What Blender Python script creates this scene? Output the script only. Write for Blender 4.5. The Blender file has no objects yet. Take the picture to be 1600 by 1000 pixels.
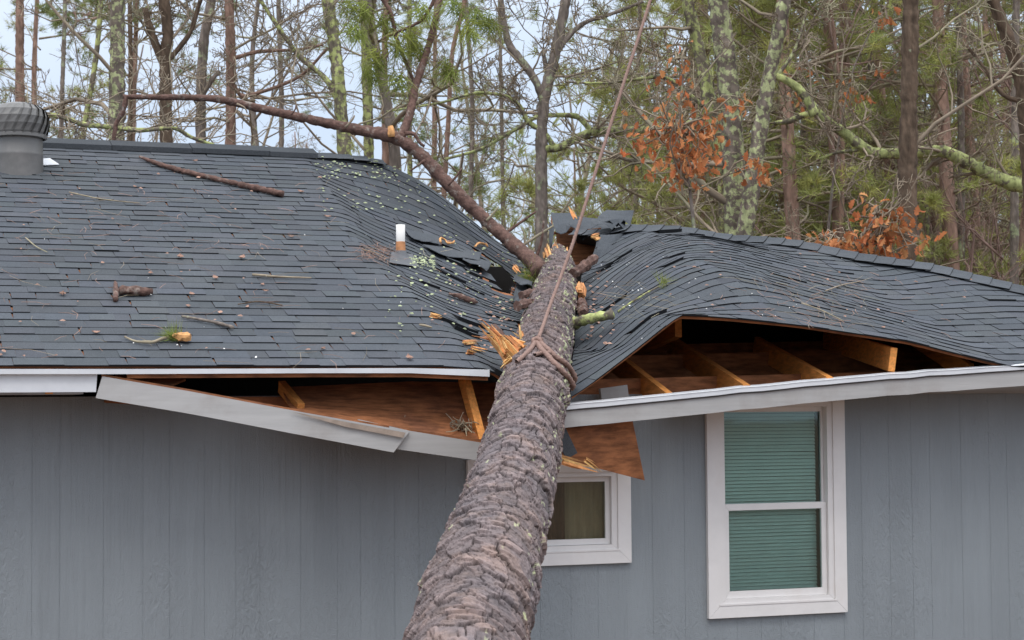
import bpy, math, random
import numpy as np
from mathutils import Vector, Matrix
random.seed(7)
SC = bpy.context.scene
COL = SC.collection
rad = math.radians

# ------------------------------------------------------------------ camera
YAW, FPX, ROLL, DIST = rad(20), 2900.0, .0073, 11.3
PITCH = math.atan(140 / FPX)
CAM = np.array([-DIST * math.sin(YAW), -DIST * math.cos(YAW), 2.35])
_Fh = np.array([math.sin(YAW), math.cos(YAW), 0]); _R0 = np.array([math.cos(YAW), -math.sin(YAW), 0])
FW = _Fh * math.cos(PITCH) + np.array([0, 0, 1.]) * math.sin(PITCH)
_U0 = np.cross(_R0, FW)
RT = _R0 * math.cos(ROLL) - _U0 * math.sin(ROLL)
UP = _U0 * math.cos(ROLL) + _R0 * math.sin(ROLL)
cam = bpy.data.cameras.new("camera"); camo = bpy.data.objects.new("camera", cam); COL.objects.link(camo)
cam.sensor_width = 36; cam.lens = FPX / 1600 * 36; cam.clip_end = 3000; cam.clip_start = .1
camo.matrix_world = Matrix(((RT[0], UP[0], -FW[0], CAM[0]), (RT[1], UP[1], -FW[1], CAM[1]), (RT[2], UP[2], -FW[2], CAM[2]), (0, 0, 0, 1)))
cam.dof.use_dof = True; cam.dof.focus_distance = 11.6; cam.dof.aperture_fstop = 8
SC.camera = camo

# ------------------------------------------------------------------ sky, sun, exposure
SUN_EL, SUN_AZ = rad(60), rad(205)      # azimuth measured clockwise from +y
w = bpy.data.worlds.new("World"); SC.world = w; w.use_nodes = True
nt = w.node_tree; nt.nodes.clear()
wo = nt.nodes.new('ShaderNodeOutputWorld'); bg = nt.nodes.new('ShaderNodeBackground')
sky = nt.nodes.new('ShaderNodeTexSky'); sky.sky_type = 'NISHITA'; sky.sun_disc = False
sky.sun_elevation = SUN_EL; sky.sun_rotation = SUN_AZ; sky.air_density = 1.0; sky.dust_density = 1.5; sky.ozone_density = 1.2
tc = nt.nodes.new('ShaderNodeTexCoord'); ns = nt.nodes.new('ShaderNodeTexNoise'); ns.inputs['Scale'].default_value = 5; ns.inputs['Detail'].default_value = 6
rp = nt.nodes.new('ShaderNodeValToRGB'); rp.color_ramp.elements[0].position = .35; rp.color_ramp.elements[0].color = (.72, .72, .72, 1)
rp.color_ramp.elements[1].position = .68; rp.color_ramp.elements[1].color = (.95, .95, .95, 1)
mx = nt.nodes.new('ShaderNodeMixRGB')
# overcast: the cloud layer is about three times brighter overhead than near the horizon
sx = nt.nodes.new('ShaderNodeSeparateXYZ'); nt.links.new(tc.outputs['Generated'], sx.inputs['Vector'])
gr = nt.nodes.new('ShaderNodeMapRange'); gr.inputs['From Min'].default_value = .15; gr.inputs['From Max'].default_value = .8; nt.links.new(sx.outputs['Z'], gr.inputs['Value'])
cl = nt.nodes.new('ShaderNodeMixRGB'); cl.inputs['Color1'].default_value = (3.9, 4.5, 5.5, 1); cl.inputs['Color2'].default_value = (13, 13.4, 14, 1)
nt.links.new(gr.outputs['Result'], cl.inputs['Fac']); nt.links.new(cl.outputs['Color'], mx.inputs['Color2'])
nt.links.new(tc.outputs['Generated'], ns.inputs['Vector']); nt.links.new(ns.outputs['Fac'], rp.inputs['Fac'])
nt.links.new(rp.outputs['Color'], mx.inputs['Fac']); nt.links.new(sky.outputs['Color'], mx.inputs['Color1'])
nt.links.new(mx.outputs['Color'], bg.inputs['Color']); bg.inputs['Strength'].default_value = .13
nt.links.new(bg.outputs['Background'], wo.inputs['Surface'])
sl = bpy.data.lights.new("sun", 'SUN'); sl.energy = .75; sl.angle = rad(20); sl.color = (1, .96, .9)
so = bpy.data.objects.new("sun", sl); COL.objects.link(so)
_sd = Vector((math.sin(SUN_AZ) * math.cos(SUN_EL), math.cos(SUN_AZ) * math.cos(SUN_EL), math.sin(SUN_EL)))
so.rotation_euler = _sd.to_track_quat('Z', 'Y').to_euler(); so.location = (0, 0, 30)
SC.view_settings.view_transform = 'Standard'; SC.view_settings.look = 'None'; SC.view_settings.exposure = .5; SC.view_settings.gamma = 1
SC.cycles.max_bounces = 6; SC.cycles.transparent_max_bounces = 12

# ------------------------------------------------------------------ helpers: pixel of the 1600x1000 photo -> world point
def proj(p):
    v = np.asarray(p, float) - CAM; z = v @ FW
    return 800 + FPX * (v @ RT) / z, 500 - FPX * (v @ UP) / z
def ray(px, py): return FW + RT * (px - 800) / FPX + UP * (500 - py) / FPX
def at(px, py, Y):
    d = ray(px, py); return CAM + d * ((Y - CAM[1]) / d[1])
def atz(px, py, Z): return CAM + ray(px, py) * Z

def tag(o, label=None, cat=None, group=None, kind=None):
    if label: o['label'] = label
    if cat: o['category'] = cat
    if group: o['group'] = group
    if kind: o['kind'] = kind
    return o
def empty(name, loc=(0, 0, 0)):
    o = bpy.data.objects.new(name, None); o.location = Vector([float(c) for c in loc]); o.empty_display_size = .2
    COL.objects.link(o); return o
def hashv(a, b, s):
    v = np.sin(a * 127.1 + b * 311.7 + s * 74.7) * 43758.5453
    return v - np.floor(v)

class MB:
    """collects faces, then builds ONE mesh object"""
    def __init__(s): s.v = []; s.f = []; s.c = []; s.m = []
    def add(s, verts, faces, col=(1, 1, 1), m=0):
        b = len(s.v); s.v.extend([tuple(map(float, q)) for q in verts]); s.c.extend([tuple(col)] * len(verts))
        s.f.extend([tuple(b + i for i in f) for f in faces]); s.m.extend([m] * len(faces))
    def box(s, x0, y0, z0, x1, y1, z1, col=(1, 1, 1), m=0):
        s.add([(x0, y0, z0), (x1, y0, z0), (x1, y1, z0), (x0, y1, z0), (x0, y0, z1), (x1, y0, z1), (x1, y1, z1), (x0, y1, z1)],
              [(0, 3, 2, 1), (4, 5, 6, 7), (0, 1, 5, 4), (1, 2, 6, 5), (2, 3, 7, 6), (3, 0, 4, 7)], col, m)
    def hexa(s, lo, hi, col=(1, 1, 1), m=0):
        """4 points of one end, 4 of the other"""
        s.add(list(lo) + list(hi), [(3, 2, 1, 0), (4, 5, 6, 7), (0, 1, 5, 4), (1, 2, 6, 5), (2, 3, 7, 6), (3, 0, 4, 7)], col, m)
    def beam(s, a, b, wd, ht, up=(0, 0, 1), col=(1, 1, 1), m=0, taper=1.0):
        a = np.asarray(a, float); b = np.asarray(b, float); d = b - a; d = d / np.linalg.norm(d)
        sd = np.cross(d, np.asarray(up, float)); sd = sd / np.linalg.norm(sd); u = np.cross(sd, d)
        q = [(-1, -1), (1, -1), (1, 1), (-1, 1)]
        s.hexa([a + sd * wd / 2 * i + u * ht / 2 * j for i, j in q], [b + sd * wd / 2 * i * taper + u * ht / 2 * j * taper for i, j in q], col, m)
    def tube(s, pts, rr, n=6, col=(1, 1, 1), m=0, cap=True):
        pts = [np.asarray(p, float) for p in pts]; K = len(pts); b = len(s.v)
        prev = None
        for i, p in enumerate(pts):
            d = pts[min(i + 1, K - 1)] - pts[max(i - 1, 0)]; d = d / (np.linalg.norm(d) + 1e-9)
            if prev is None: a = np.cross(d, (0.3, 0.1, 1) if abs(d[2]) < .9 else (1, 0, 0.2))
            else: a = prev - d * (prev @ d)
            a = a / (np.linalg.norm(a) + 1e-9); prev = a; c = np.cross(d, a); r = rr[i]
            for k in range(n):
                t = 2 * math.pi * k / n; q = p + (a * math.cos(t) + c * math.sin(t)) * r
                s.v.append((float(q[0]), float(q[1]), float(q[2]))); s.c.append(tuple(col))
        for i in range(K - 1):
            for k in range(n):
                k2 = (k + 1) % n
                s.f.append((b + i * n + k, b + i * n + k2, b + (i + 1) * n + k2, b + (i + 1) * n + k)); s.m.append(m)
        if cap:
            s.f.append(tuple(b + k for k in range(n))[::-1]); s.m.append(m)
            s.f.append(tuple(b + (K - 1) * n + k for k in range(n))); s.m.append(m)
    def build(s, name, mats, parent=None, smooth=False):
        return mesh_obj(name, s.v, s.f, mats, parent, s.c, s.m, smooth)

def mesh_obj(name, v, f, mats, parent=None, cols=None, midx=None, smooth=False):
    me = bpy.data.meshes.new(name)
    if isinstance(v, np.ndarray): v = v.tolist()
    if isinstance(f, np.ndarray): f = f.tolist()
    me.from_pydata(v, [], f)
    if not isinstance(mats, (list, tuple)): mats = [mats]
    for m in mats: me.materials.append(m)
    if cols is not None and len(cols):
        ca = me.color_attributes.new("Col", 'FLOAT_COLOR', 'POINT')
        a = np.ones((len(v), 4), np.float32); a[:, :3] = np.asarray(cols, np.float32); ca.data.foreach_set('color', a.ravel())
    if midx is not None and len(mats) > 1: me.polygons.foreach_set('material_index', np.asarray(midx, np.int32))
    if smooth: me.polygons.foreach_set('use_smooth', np.ones(len(me.polygons), bool))
    me.update()
    o = bpy.data.objects.new(name, me); COL.objects.link(o)
    if parent is not None:
        o.parent = parent; o.matrix_parent_inverse = Matrix.Translation(-parent.location)
    return o

# ------------------------------------------------------------------ materials
def mat(name, base, rough=.8, var=.25, scale=8., stretch=(1, 1, 1), bump=0., bscale=None, bdist=.01, attr=True, second=None, s_scale=3., s_lo=.5, s_hi=.65, detail=6, spec=.3, metal=0., coords='Object'):
    m = bpy.data.materials.new(name); m.use_nodes = True; t = m.node_tree; N = t.nodes; L = t.links
    b = N['Principled BSDF']; b.inputs['Roughness'].default_value = rough; b.inputs['Specular IOR Level'].default_value = spec; b.inputs['Metallic'].default_value = metal
    tcn = N.new('ShaderNodeTexCoord'); mp = N.new('ShaderNodeMapping'); mp.inputs['Scale'].default_value = stretch
    L.new(tcn.outputs[coords], mp.inputs['Vector'])
    n1 = N.new('ShaderNodeTexNoise'); n1.inputs['Scale'].default_value = scale; n1.inputs['Detail'].default_value = detail; n1.inputs['Roughness'].default_value = .62
    L.new(mp.outputs['Vector'], n1.inputs['Vector'])
    mr = N.new('ShaderNodeMapRange'); mr.inputs['From Min'].default_value = .3; mr.inputs['From Max'].default_value = .7
    mr.inputs['To Min'].default_value = 1 - var; mr.inputs['To Max'].default_value = 1 + var
    L.new(n1.outputs['Fac'], mr.inputs['Value'])
    col = N.new('ShaderNodeMixRGB'); col.blend_type = 'MULTIPLY'; col.inputs['Fac'].default_value = 1; col.inputs['Color1'].default_value = (*base, 1)
    src = col.outputs['Color']
    if second:
        n2 = N.new('ShaderNodeTexNoise'); n2.inputs['Scale'].default_value = s_scale; n2.inputs['Detail'].default_value = 8; n2.inputs['Roughness'].default_value = .65
        L.new(tcn.outputs[coords], n2.inputs['Vector'])
        m2 = N.new('ShaderNodeMapRange'); m2.inputs['From Min'].default_value = s_lo; m2.inputs['From Max'].default_value = s_hi; L.new(n2.outputs['Fac'], m2.inputs['Value'])
        mc = N.new('ShaderNodeMixRGB'); mc.inputs['Color1'].default_value = (*base, 1); mc.inputs['Color2'].default_value = (*second, 1)
        L.new(m2.outputs['Result'], mc.inputs['Fac']); L.new(mc.outputs['Color'], col.inputs['Color1'])
    L.new(mr.outputs['Result'], col.inputs['Color2'])
    if attr:
        at_ = N.new('ShaderNodeVertexColor'); at_.layer_name = 'Col'
        c2 = N.new('ShaderNodeMixRGB'); c2.blend_type = 'MULTIPLY'; c2.inputs['Fac'].default_value = 1
        L.new(src, c2.inputs['Color1']); L.new(at_.outputs['Color'], c2.inputs['Color2']); src = c2.outputs['Color']
    L.new(src, b.inputs['Base Color'])
    if bump:
        n3 = n1
        if bscale:
            n3 = N.new('ShaderNodeTexNoise'); n3.inputs['Scale'].default_value = bscale; n3.inputs['Detail'].default_value = 6
            L.new(mp.outputs['Vector'], n3.inputs['Vector'])
        bp = N.new('ShaderNodeBump'); bp.inputs['Strength'].default_value = bump; bp.inputs['Distance'].default_value = bdist
        L.new(n3.outputs['Fac'], bp.inputs['Height']); L.new(bp.outputs['Normal'], b.inputs['Normal'])
    return m

LICHEN = (.36, .40, .24)
M = {}
M['shingle'] = mat('shingle', (.070, .078, .088), .88, .28, 160, bump=.5, bscale=300, bdist=.003, detail=2, second=(.083, .090, .099), s_scale=1.3)
M['shingle_edge'] = mat('shingle_edge', (.018, .019, .021), .95, .2, 60)
M['bark'] = mat('pine_bark', (.172, .147, .145), .9, .26, 45, bump=.7, bscale=60, bdist=.006, second=(.20, .16, .145), s_scale=5, s_lo=.5, s_hi=.62)
M['limb_bark'] = mat('limb_bark', (.13, .075, .06), .85, .4, 30, bump=.8, bscale=45, bdist=.012, second=(.26, .22, .19), s_scale=14, s_lo=.56, s_hi=.68)
M['tear'] = mat('torn_wood', (.64, .33, .13), .7, .35, 22, stretch=(1, 1, 1), bump=.5, bscale=50, bdist=.006)
M['rafter'] = mat('rafter_wood', (.66, .27, .07), .7, .3, 9, stretch=(6, .8, 6), bump=.3, bdist=.004)
M['plywood'] = mat('plywood', (.30, .118, .05), .8, .5, 7, stretch=(1, 5, 5), bump=.25, bdist=.004, second=(.18, .072, .036), s_scale=2.5)
M['fascia'] = mat('fascia_paint', (.40, .39, .38), .6, .08, 5, stretch=(.4, 3, 6), bump=.15, bscale=25, bdist=.003, second=(.35, .33, .315), s_scale=2.2)
M['trim'] = mat('white_trim', (.72, .69, .67), .5, .05, 6, bump=.1, bscale=40, bdist=.002, second=(.63, .59, .56), s_scale=3, s_lo=.55, s_hi=.75)
M['drip'] = mat('drip_metal', (.66, .67, .69), .38, .08, 8, spec=.5, second=(.55, .56, .58), s_scale=4)
M['lichen'] = mat('lichen', LICHEN, .95, .3, 20, bump=.8, bscale=60, bdist=.01)
M['vent'] = mat('vent_metal', (.14, .136, .13), .42, .12, 7, spec=.5, second=(.17, .162, .155), s_scale=6)
M['flash'] = mat('flashing', (.10, .105, .115), .55, .2, 9, spec=.4)
M['pvc'] = mat('pvc', (.80, .78, .74), .45, .04, 9)
M['pvc_stain'] = mat('pvc_stained', (.52, .24, .11), .6, .3, 25)
M['rope'] = mat('rope_fibre', (.27, .175, .145), .9, .25, 90, bump=.8, bscale=150, bdist=.004)
M['needle'] = mat('green_needles', (.13, .24, .035), .6, .25, 4)
M['leaf'] = mat('oak_leaf', (.50, .155, .05), .75, .3, 9)
M['dry'] = mat('dry_leaf', (.33, .20, .15), .8, .3, 15)
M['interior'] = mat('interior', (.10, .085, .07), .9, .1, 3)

# siding paint: stretched wood grain and rough, wrinkled texture under grey-blue paint
def siding_mat():
    m = mat('siding_paint', (.245, .268, .283), .62, .075, 4, stretch=(1, 1, .12), attr=False, second=(.230, .250, .264), s_scale=.7)
    t = m.node_tree; N = t.nodes; L = t.links; b = N['Principled BSDF']
    tcn = N.new('ShaderNodeTexCoord')
    def noise(sc, st, det, dist=0.):
        mp = N.new('ShaderNodeMapping'); mp.inputs['Scale'].default_value = st; L.new(tcn.outputs['Object'], mp.inputs['Vector'])
        n = N.new('ShaderNodeTexNoise'); n.inputs['Scale'].default_value = sc; n.inputs['Detail'].default_value = det; n.inputs['Distortion'].default_value = dist
        L.new(mp.outputs['Vector'], n.inputs['Vector']); return n.outputs['Fac']
    grain = noise(26, (1, 1, .05), 5, .3); wrk = noise(30, (1, 1, .45), 3, 1.6); msk = noise(1.7, (1, 1, .5), 2); pit = noise(150, (1, 1, 1), 2)
    k = N.new('ShaderNodeMapRange'); k.inputs['From Min'].default_value = .42; k.inputs['From Max'].default_value = .6; L.new(msk, k.inputs['Value'])
    mxx = N.new('ShaderNodeMix'); mxx.data_type = 'FLOAT'; L.new(k.outputs['Result'], mxx.inputs['Factor']); L.new(grain, mxx.inputs[2]); L.new(wrk, mxx.inputs[3])
    ad = N.new('ShaderNodeMath'); ad.operation = 'MULTIPLY_ADD'; ad.inputs[1].default_value = .35; L.new(pit, ad.inputs[0]); L.new(mxx.outputs[0], ad.inputs[2])
    bp = N.new('ShaderNodeBump'); bp.inputs['Strength'].default_value = 1.0; bp.inputs['Distance'].default_value = .011
    L.new(ad.outputs[0], bp.inputs['Height']); L.new(bp.outputs['Normal'], b.inputs['Normal'])
    return m
M['siding'] = siding_mat()

def trunk_mat(name, base, lich=LICHEN, lo=.52, hi=.62, sc=5.):
    return mat(name, base, .92, .45, 14, stretch=(1, 1, .25), bump=.9, bscale=18, bdist=.03, second=lich, s_scale=sc, s_lo=lo, s_hi=hi)
M['tk_grey'] = trunk_mat('trunk_grey', (.20, .165, .14), lo=.56, hi=.63)
M['tk_red'] = trunk_mat('trunk_red', (.26, .165, .125), (.33, .26, .21), .6, .7)
M['tk_lichen'] = trunk_mat('trunk_lichen', (.16, .13, .105), (.36, .385, .20), .50, .55, 13)
M['tk_moss'] = trunk_mat('trunk_moss', (.16, .135, .10), (.38, .41, .16), .47, .54, 12)
M['tk_dark'] = trunk_mat('trunk_dark', (.115, .080, .055), (.27, .29, .19), .64, .7, 6)
M['moss_limb'] = trunk_mat('moss_limb', (.14, .12, .085), (.34, .37, .15), .43, .51, 11)
M['twig'] = mat('twig', (.28, .225, .165), .9, .3, 3, second=(.31, .30, .19), s_scale=.8, s_lo=.5, s_hi=.7)
M['twig_red'] = mat('twig_reddish', (.27, .18, .15), .9, .3, 3)
def foliage_mat(name, base, var=.3):
    m = mat(name, base, .7, var, 1.2, second=tuple(c * .7 for c in base), s_scale=.7)
    t = m.node_tree; N = t.nodes; L = t.links; b = N['Principled BSDF']; out = N['Material Output']
    tr = N.new('ShaderNodeBsdfTranslucent'); s = b.inputs['Base Color'].links[0].from_socket; L.new(s, tr.inputs['Color'])
    mxs = N.new('ShaderNodeMixShader'); mxs.inputs['Fac'].default_value = .35
    L.new(b.outputs['BSDF'], mxs.inputs[1]); L.new(tr.outputs['BSDF'], mxs.inputs[2]); L.new(mxs.outputs['Shader'], out.inputs['Surface'])
    return m
M['pine_a'] = foliage_mat('pine_foliage', (.37, .385, .13))
M['pine_b'] = foliage_mat('pine_foliage_dark', (.28, .32, .13))
M['leaf_t'] = foliage_mat('oak_leaves', (.60, .25, .10))
M['needle'] = foliage_mat('green_needles', (.23, .265, .06))

# ------------------------------------------------------------------ ground
def gz(x, y):
    s = np.clip((np.asarray(y, float) - 20) / 75, 0, 1); s = s * s * (3 - 2 * s)
    k = 1 / (1 + np.exp(-(np.asarray(x, float) - 34) / 7))
    return s * (4.5 + 5.5 * k) + .25 * np.sin(np.asarray(x) * .21) * np.sin(np.asarray(y) * .17) * s
def build_ground():
    xs = np.concatenate([np.linspace(-600, -90, 12), np.linspace(-80, 140, 90), np.linspace(150, 700, 12)])
    ys = np.concatenate([np.linspace(-300, -25, 8), np.linspace(-20, 130, 60), np.linspace(140, 900, 14)])
    X, Y = np.meshgrid(xs, ys); Z = gz(X, Y)
    v = np.stack([X, Y, Z], -1).reshape(-1, 3); n = len(xs); f = []
    for j in range(len(ys) - 1):
        for i in range(n - 1): f.append((j * n + i, j * n + i + 1, (j + 1) * n + i + 1, (j + 1) * n + i))
    m = mat('leaf_litter', (.17, .105, .07), .95, .5, 3, attr=False, bump=1, bscale=8, bdist=.15, second=(.12, .09, .06), s_scale=.3)
    tag(mesh_obj('ground', v, f, m, smooth=True), kind='structure')
build_ground()

# ------------------------------------------------------------------ roof surfaces
ZE, ZR, Y0, YR, XH = 2.60, 4.43, -.5, 4.0, 1.35
def hipx(t): return XH + (1 - t) * 4.5
def pchip(xs, ys, q):
    xs = np.asarray(xs, float); ys = np.asarray(ys, float); h = np.diff(xs); d = np.diff(ys) / h
    m = np.zeros(len(xs)); m[0], m[-1] = d[0], d[-1]
    for i in range(1, len(xs) - 1):
        if d[i - 1] * d[i] > 0:
            w1 = 2 * h[i] + h[i - 1]; w2 = h[i] + 2 * h[i - 1]; m[i] = (w1 + w2) / (w1 / d[i - 1] + w2 / d[i])
    q = np.clip(q, xs[0], xs[-1]); i = np.clip(np.searchsorted(xs, q) - 1, 0, len(xs) - 2)
    s = (q - xs[i]) / h[i]
    return ((1 + 2 * s) * (1 - s) ** 2 * ys[i] + s * (1 - s) ** 2 * h[i] * m[i] + s * s * (3 - 2 * s) * ys[i + 1] + s * s * (s - 1) * h[i] * m[i + 1])
LEFT_ROWS = {0: [(690, None), (760, 577), (797, 594)],
             .25: [(650, None), (740, 502), (816, 524)],
             .5: [(560, None), (610, 404), (675, 432), (776, 474), (815, 488)],
             .75: [(520, None), (570, 331), (620, 352), (660, 370), (735, 400), (828, 447)],
             1: [(470, None), (545, 246), (590, 252), (650, 283), (700, 318), (760, 365), (835, 420)]}
RIGHT_ROWS = {0: [(893, 622), (940, 588), (1000, 542), (1040, 511), (1064, 494), (1100, 496), (1150, 500), (1250, 510), (1350, 522), (1420, 531), (1470, 546), (1510, 557), (1580, None)],
              .25: [(898, 545), (950, 500), (1000, 462), (1065, 425), (1104, 413), (1150, 420), (1250, 446), (1420, 486), (1560, None)],
              .5: [(905, 476), (960, 430), (1020, 392), (1075, 377), (1110, 376), (1180, 390), (1250, 405), (1340, 411), (1420, None)],
              .75: [(918, 418), (965, 386), (1010, 364), (1060, 361), (1110, 366), (1250, None)],
              1: [(850, 333), (900, 338), (990, 346), (1150, None)]}
def row_fn(tbl, lin=0.):
    rows = []
    for t in sorted(tbl):
        Y = Y0 + 4.5 * t; xs = []; dz = []
        for px, py in tbl[t]:
            if py is None: p = at(px, 420, Y); d = 0.
            else: p = at(px, py, Y); d = p[2] - (ZE + (ZR - ZE) * t)
            xs.append(p[0]); dz.append(d)
        rows.append((t, xs, dz))
    ts = np.array([r[0] for r in rows])
    def fn(x, t):
        x = np.atleast_1d(np.asarray(x, float)); t = np.broadcast_to(np.asarray(t, float), x.shape)
        V = np.stack([pchip(r[1], r[2], x) * (1 - lin) + np.interp(x, r[1], r[2]) * lin for r in rows], 0)      # rows x n
        u = np.clip(t, 0, 1) * 4; i = np.clip(np.floor(u).astype(int), 0, 3); s = u - i; k = np.arange(len(x))
        p1, p2 = V[i, k], V[i + 1, k]; p0 = V[np.maximum(i - 1, 0), k]; p3 = V[np.minimum(i + 2, 4), k]
        m1 = (p2 - p0) / np.where(i > 0, 2, 1); m2 = (p3 - p1) / np.where(i < 3, 2, 1)
        return (2 * s ** 3 - 3 * s * s + 1) * p1 + (s ** 3 - 2 * s * s + s) * m1 + (-2 * s ** 3 + 3 * s * s) * p2 + (s ** 3 - s * s) * m2
    return fn
DZ = {'L': row_fn(LEFT_ROWS, .5), 'R': row_fn(RIGHT_ROWS, .85)}
NRM = np.array([0, -.377, .926])
def surf(side, x, t, off=0.):
    x = np.atleast_1d(np.asarray(x, float)); t = np.broadcast_to(np.asarray(t, float), x.shape)
    d = DZ[side](x, t); u_, v_ = x / .42 + t * 1.3, t * 4.5 / .5 + x * .4; i_, j_ = np.floor(u_), np.floor(v_); fu, fv = u_ - i_, v_ - j_; hh = lambda a, b: hashv(a, b, 3 if side == 'L' else 9)
    fac = (hh(i_, j_) * (1 - fu) + hh(i_ + 1, j_) * fu) * (1 - fv) + (hh(i_, j_ + 1) * (1 - fu) + hh(i_ + 1, j_ + 1) * fu) * fv - .5      # creased, faceted decking where it broke
    z = ZE + (ZR - ZE) * t + d + fac * (.06 if side == 'L' else .028) * np.clip(np.abs(d) / .18, 0, 1)
    return np.stack([x, Y0 + 4.5 * t, z], -1) + NRM * np.asarray(off)[..., None] * np.ones((len(x), 1))
def edge_fn(pts):
    ts = [p[0] for p in pts]; xs = [at(p[1], p[2], Y0 + 4.5 * p[0])[0] for p in pts]
    return lambda t: float(np.interp(t, ts, xs))
XL = edge_fn([(0, 797, 594), (.25, 818, 524), (.5, 822, 490), (.75, 834, 447), (1, 835, 420)])
_xr = edge_fn([(0, 891, 622), (.25, 897, 545), (.5, 904, 476), (.72, 912, 425), (.8, 930, 405), (.9, 938, 375), (.905, 858, 365), (1, 858, 335)])
XR = _xr
LEFT_HOLE = [(738, 400), (765, 403), (797, 420), (804, 442), (794, 463), (772, 453), (752, 431)]
def inpoly(px, py, poly):
    c = False; j = len(poly) - 1
    for i in range(len(poly)):
        (x1, y1), (x2, y2) = poly[i], poly[j]
        if (y1 > py) != (y2 > py) and px < (x2 - x1) * (py - y1) / (y2 - y1) + x1: c = not c
        j = i
    return c
def roof_pt(px, py, side='L', off=.015):
    """the point of the deformed roof seen at a pixel of the photo"""
    best = None
    for t in np.linspace(0, 1, 241):
        p = at(px, py, Y0 + 4.5 * t); e = abs(p[2] - surf(side, p[0], t, off)[0][2])
        if best is None or e < best[0]: best = (e, p)
    return best[1]

house = empty('damaged_house', (0, 0, 0))
tag(house, 'grey house with a dark shingle roof crushed in the middle by a pine', 'house')
NC = 40
def shingles(side):
    rng = random.Random(11 if side == 'L' else 12); mb = MB()
    for i in range(NC):
        ta, tb = i / NC, min(1.0, (i + 1.25) / NC)
        x = (-5.6 if side == 'L' else XR(ta) - .05) - rng.random() * .3
        xmaxa = XL(ta) if side == 'L' else hipx(ta); xmaxb = XL(tb) if side == 'L' else hipx(tb)
        xmina, xminb = (-5.6, -5.6) if side == 'L' else (XR(ta), XR(tb))
        thick = rng.random() < .5; rowtone = rng.uniform(.93, 1.07); wob = rng.uniform(-.003, .003)
        jit = rng.uniform(-.05, .03)
        while x < xmaxa:
            wd = rng.uniform(.09, .30) if thick else rng.uniform(.08, .26)
            x1 = x + wd; sk = rng.uniform(-.012, .012)
            a0, a1 = max(x, xmina), min(x1, xmaxa + (jit if side == 'L' else 0)); b0, b1 = max(x + sk, xminb), min(x1 + sk, xmaxb + (jit if side == 'L' else 0))
            x = x1
            if a1 - a0 > .015:
                if b1 - b0 < .002: b1 = b0 + .002
                n = max(1, int(math.ceil((a1 - a0) / .07))); u = np.linspace(0, 1, n + 1)
                near = abs((XL(ta) if side == 'L' else XR(ta)) - a0) < .75
                oa = (.0098 if thick else .0062) + rng.uniform(-.001, .0015)
                if near and rng.random() < (.10 if side == 'L' else .05): oa += rng.uniform(.006, .028)
                if rng.random() < .008: oa += rng.uniform(.004, .010)
                A = surf(side, a0 + (a1 - a0) * u, ta - .0009 + wob * .1, oa); B = surf(side, b0 + (b1 - b0) * u, tb, .0025)
                C = surf(side, a0 + (a1 - a0) * u, ta, -.004)
                hole = False
                if side == 'L':
                    q = proj((A[0] + A[-1] + B[0] + B[-1]) / 4); hole = inpoly(q[0], q[1], LEFT_HOLE)
                if not hole:
                    g = rowtone * rng.uniform(.9, 1.1) * (1.0 if thick else .95); cc = (g * rng.uniform(.97, 1.03), g, g * rng.uniform(.97, 1.05))
                    mb.add(list(A) + list(B), [(k, k + 1, n + 1 + k + 1, n + 1 + k) for k in range(n)], cc, 0)
                    mb.add(list(C) + list(A), [(k, k + 1, n + 1 + k + 1, n + 1 + k) for k in range(n)], (1, 1, 1), 1)
                    if thick:
                        mb.add([C[0], A[0], B[0]], [(0, 1, 2)], (1, 1, 1), 1); mb.add([A[-1], C[-1], B[-1]], [(0, 1, 2)], (1, 1, 1), 1)
            thick = not thick if rng.random() < .8 else thick
    o = mb.build('roof_slope', [M['shingle'], M['shingle_edge']], house)
    return o
shL = shingles('L'); shR = shingles('R')
shL['label'] = 'dark grey shingle slope sagging into the break'; shR['label'] = 'dark grey shingle slope folded up at its lower edge'

def deck(side):
    nt_, nx = 60, 110; P = []; Q = []; keep = []
    for j in range(nt_ + 1):
        t = j / nt_; xa, xb = (-5.6, XL(t) - .03) if side == 'L' else (XR(t) + .02, hipx(t) - .02)
        if side == 'R': xb = max(xb, xa + .01)
        u = np.linspace(0, 1, nx + 1); u = 1 - (1 - u) ** 1.6 if side == 'L' else u ** 1.4
        x = xa + (xb - xa) * u
        P.append(surf(side, x, max(t, .004), -.006)); Q.append(surf(side, x, max(t, .004), -.022))
    P = np.array(P); Q = np.array(Q); ok = np.ones((nt_, nx), bool)
    if side == 'L':
        for j in range(nt_):
            for i in range(nx):
                q = proj(P[j, i]); ok[j, i] = not inpoly(q[0], q[1], LEFT_HOLE)
    W = nx + 1; v = np.concatenate([P.reshape(-1, 3), Q.reshape(-1, 3)]); o = (nt_ + 1) * W; f = []
    def good(j, i): return 0 <= j < nt_ and 0 <= i < nx and ok[j, i]
    for j in range(nt_):
        for i in range(nx):
            if not ok[j, i]: continue
            a, b, c, d = j * W + i, j * W + i + 1, (j + 1) * W + i + 1, (j + 1) * W + i
            f.append((a, b, c, d)); f.append((o + d, o + c, o + b, o + a))
            if not good(j - 1, i): f.append((o + a, o + b, b, a))
            if not good(j + 1, i): f.append((d, c, o + c, o + d))
            if not good(j, i - 1): f.append((o + d, o + a, a, d))
            if not good(j, i + 1): f.append((b, o + b, o + c, c))
    mesh_obj('roof_deck', v, f, M['plywood'], house, np.ones((len(v), 3)))
deck('L'); deck('R')

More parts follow.
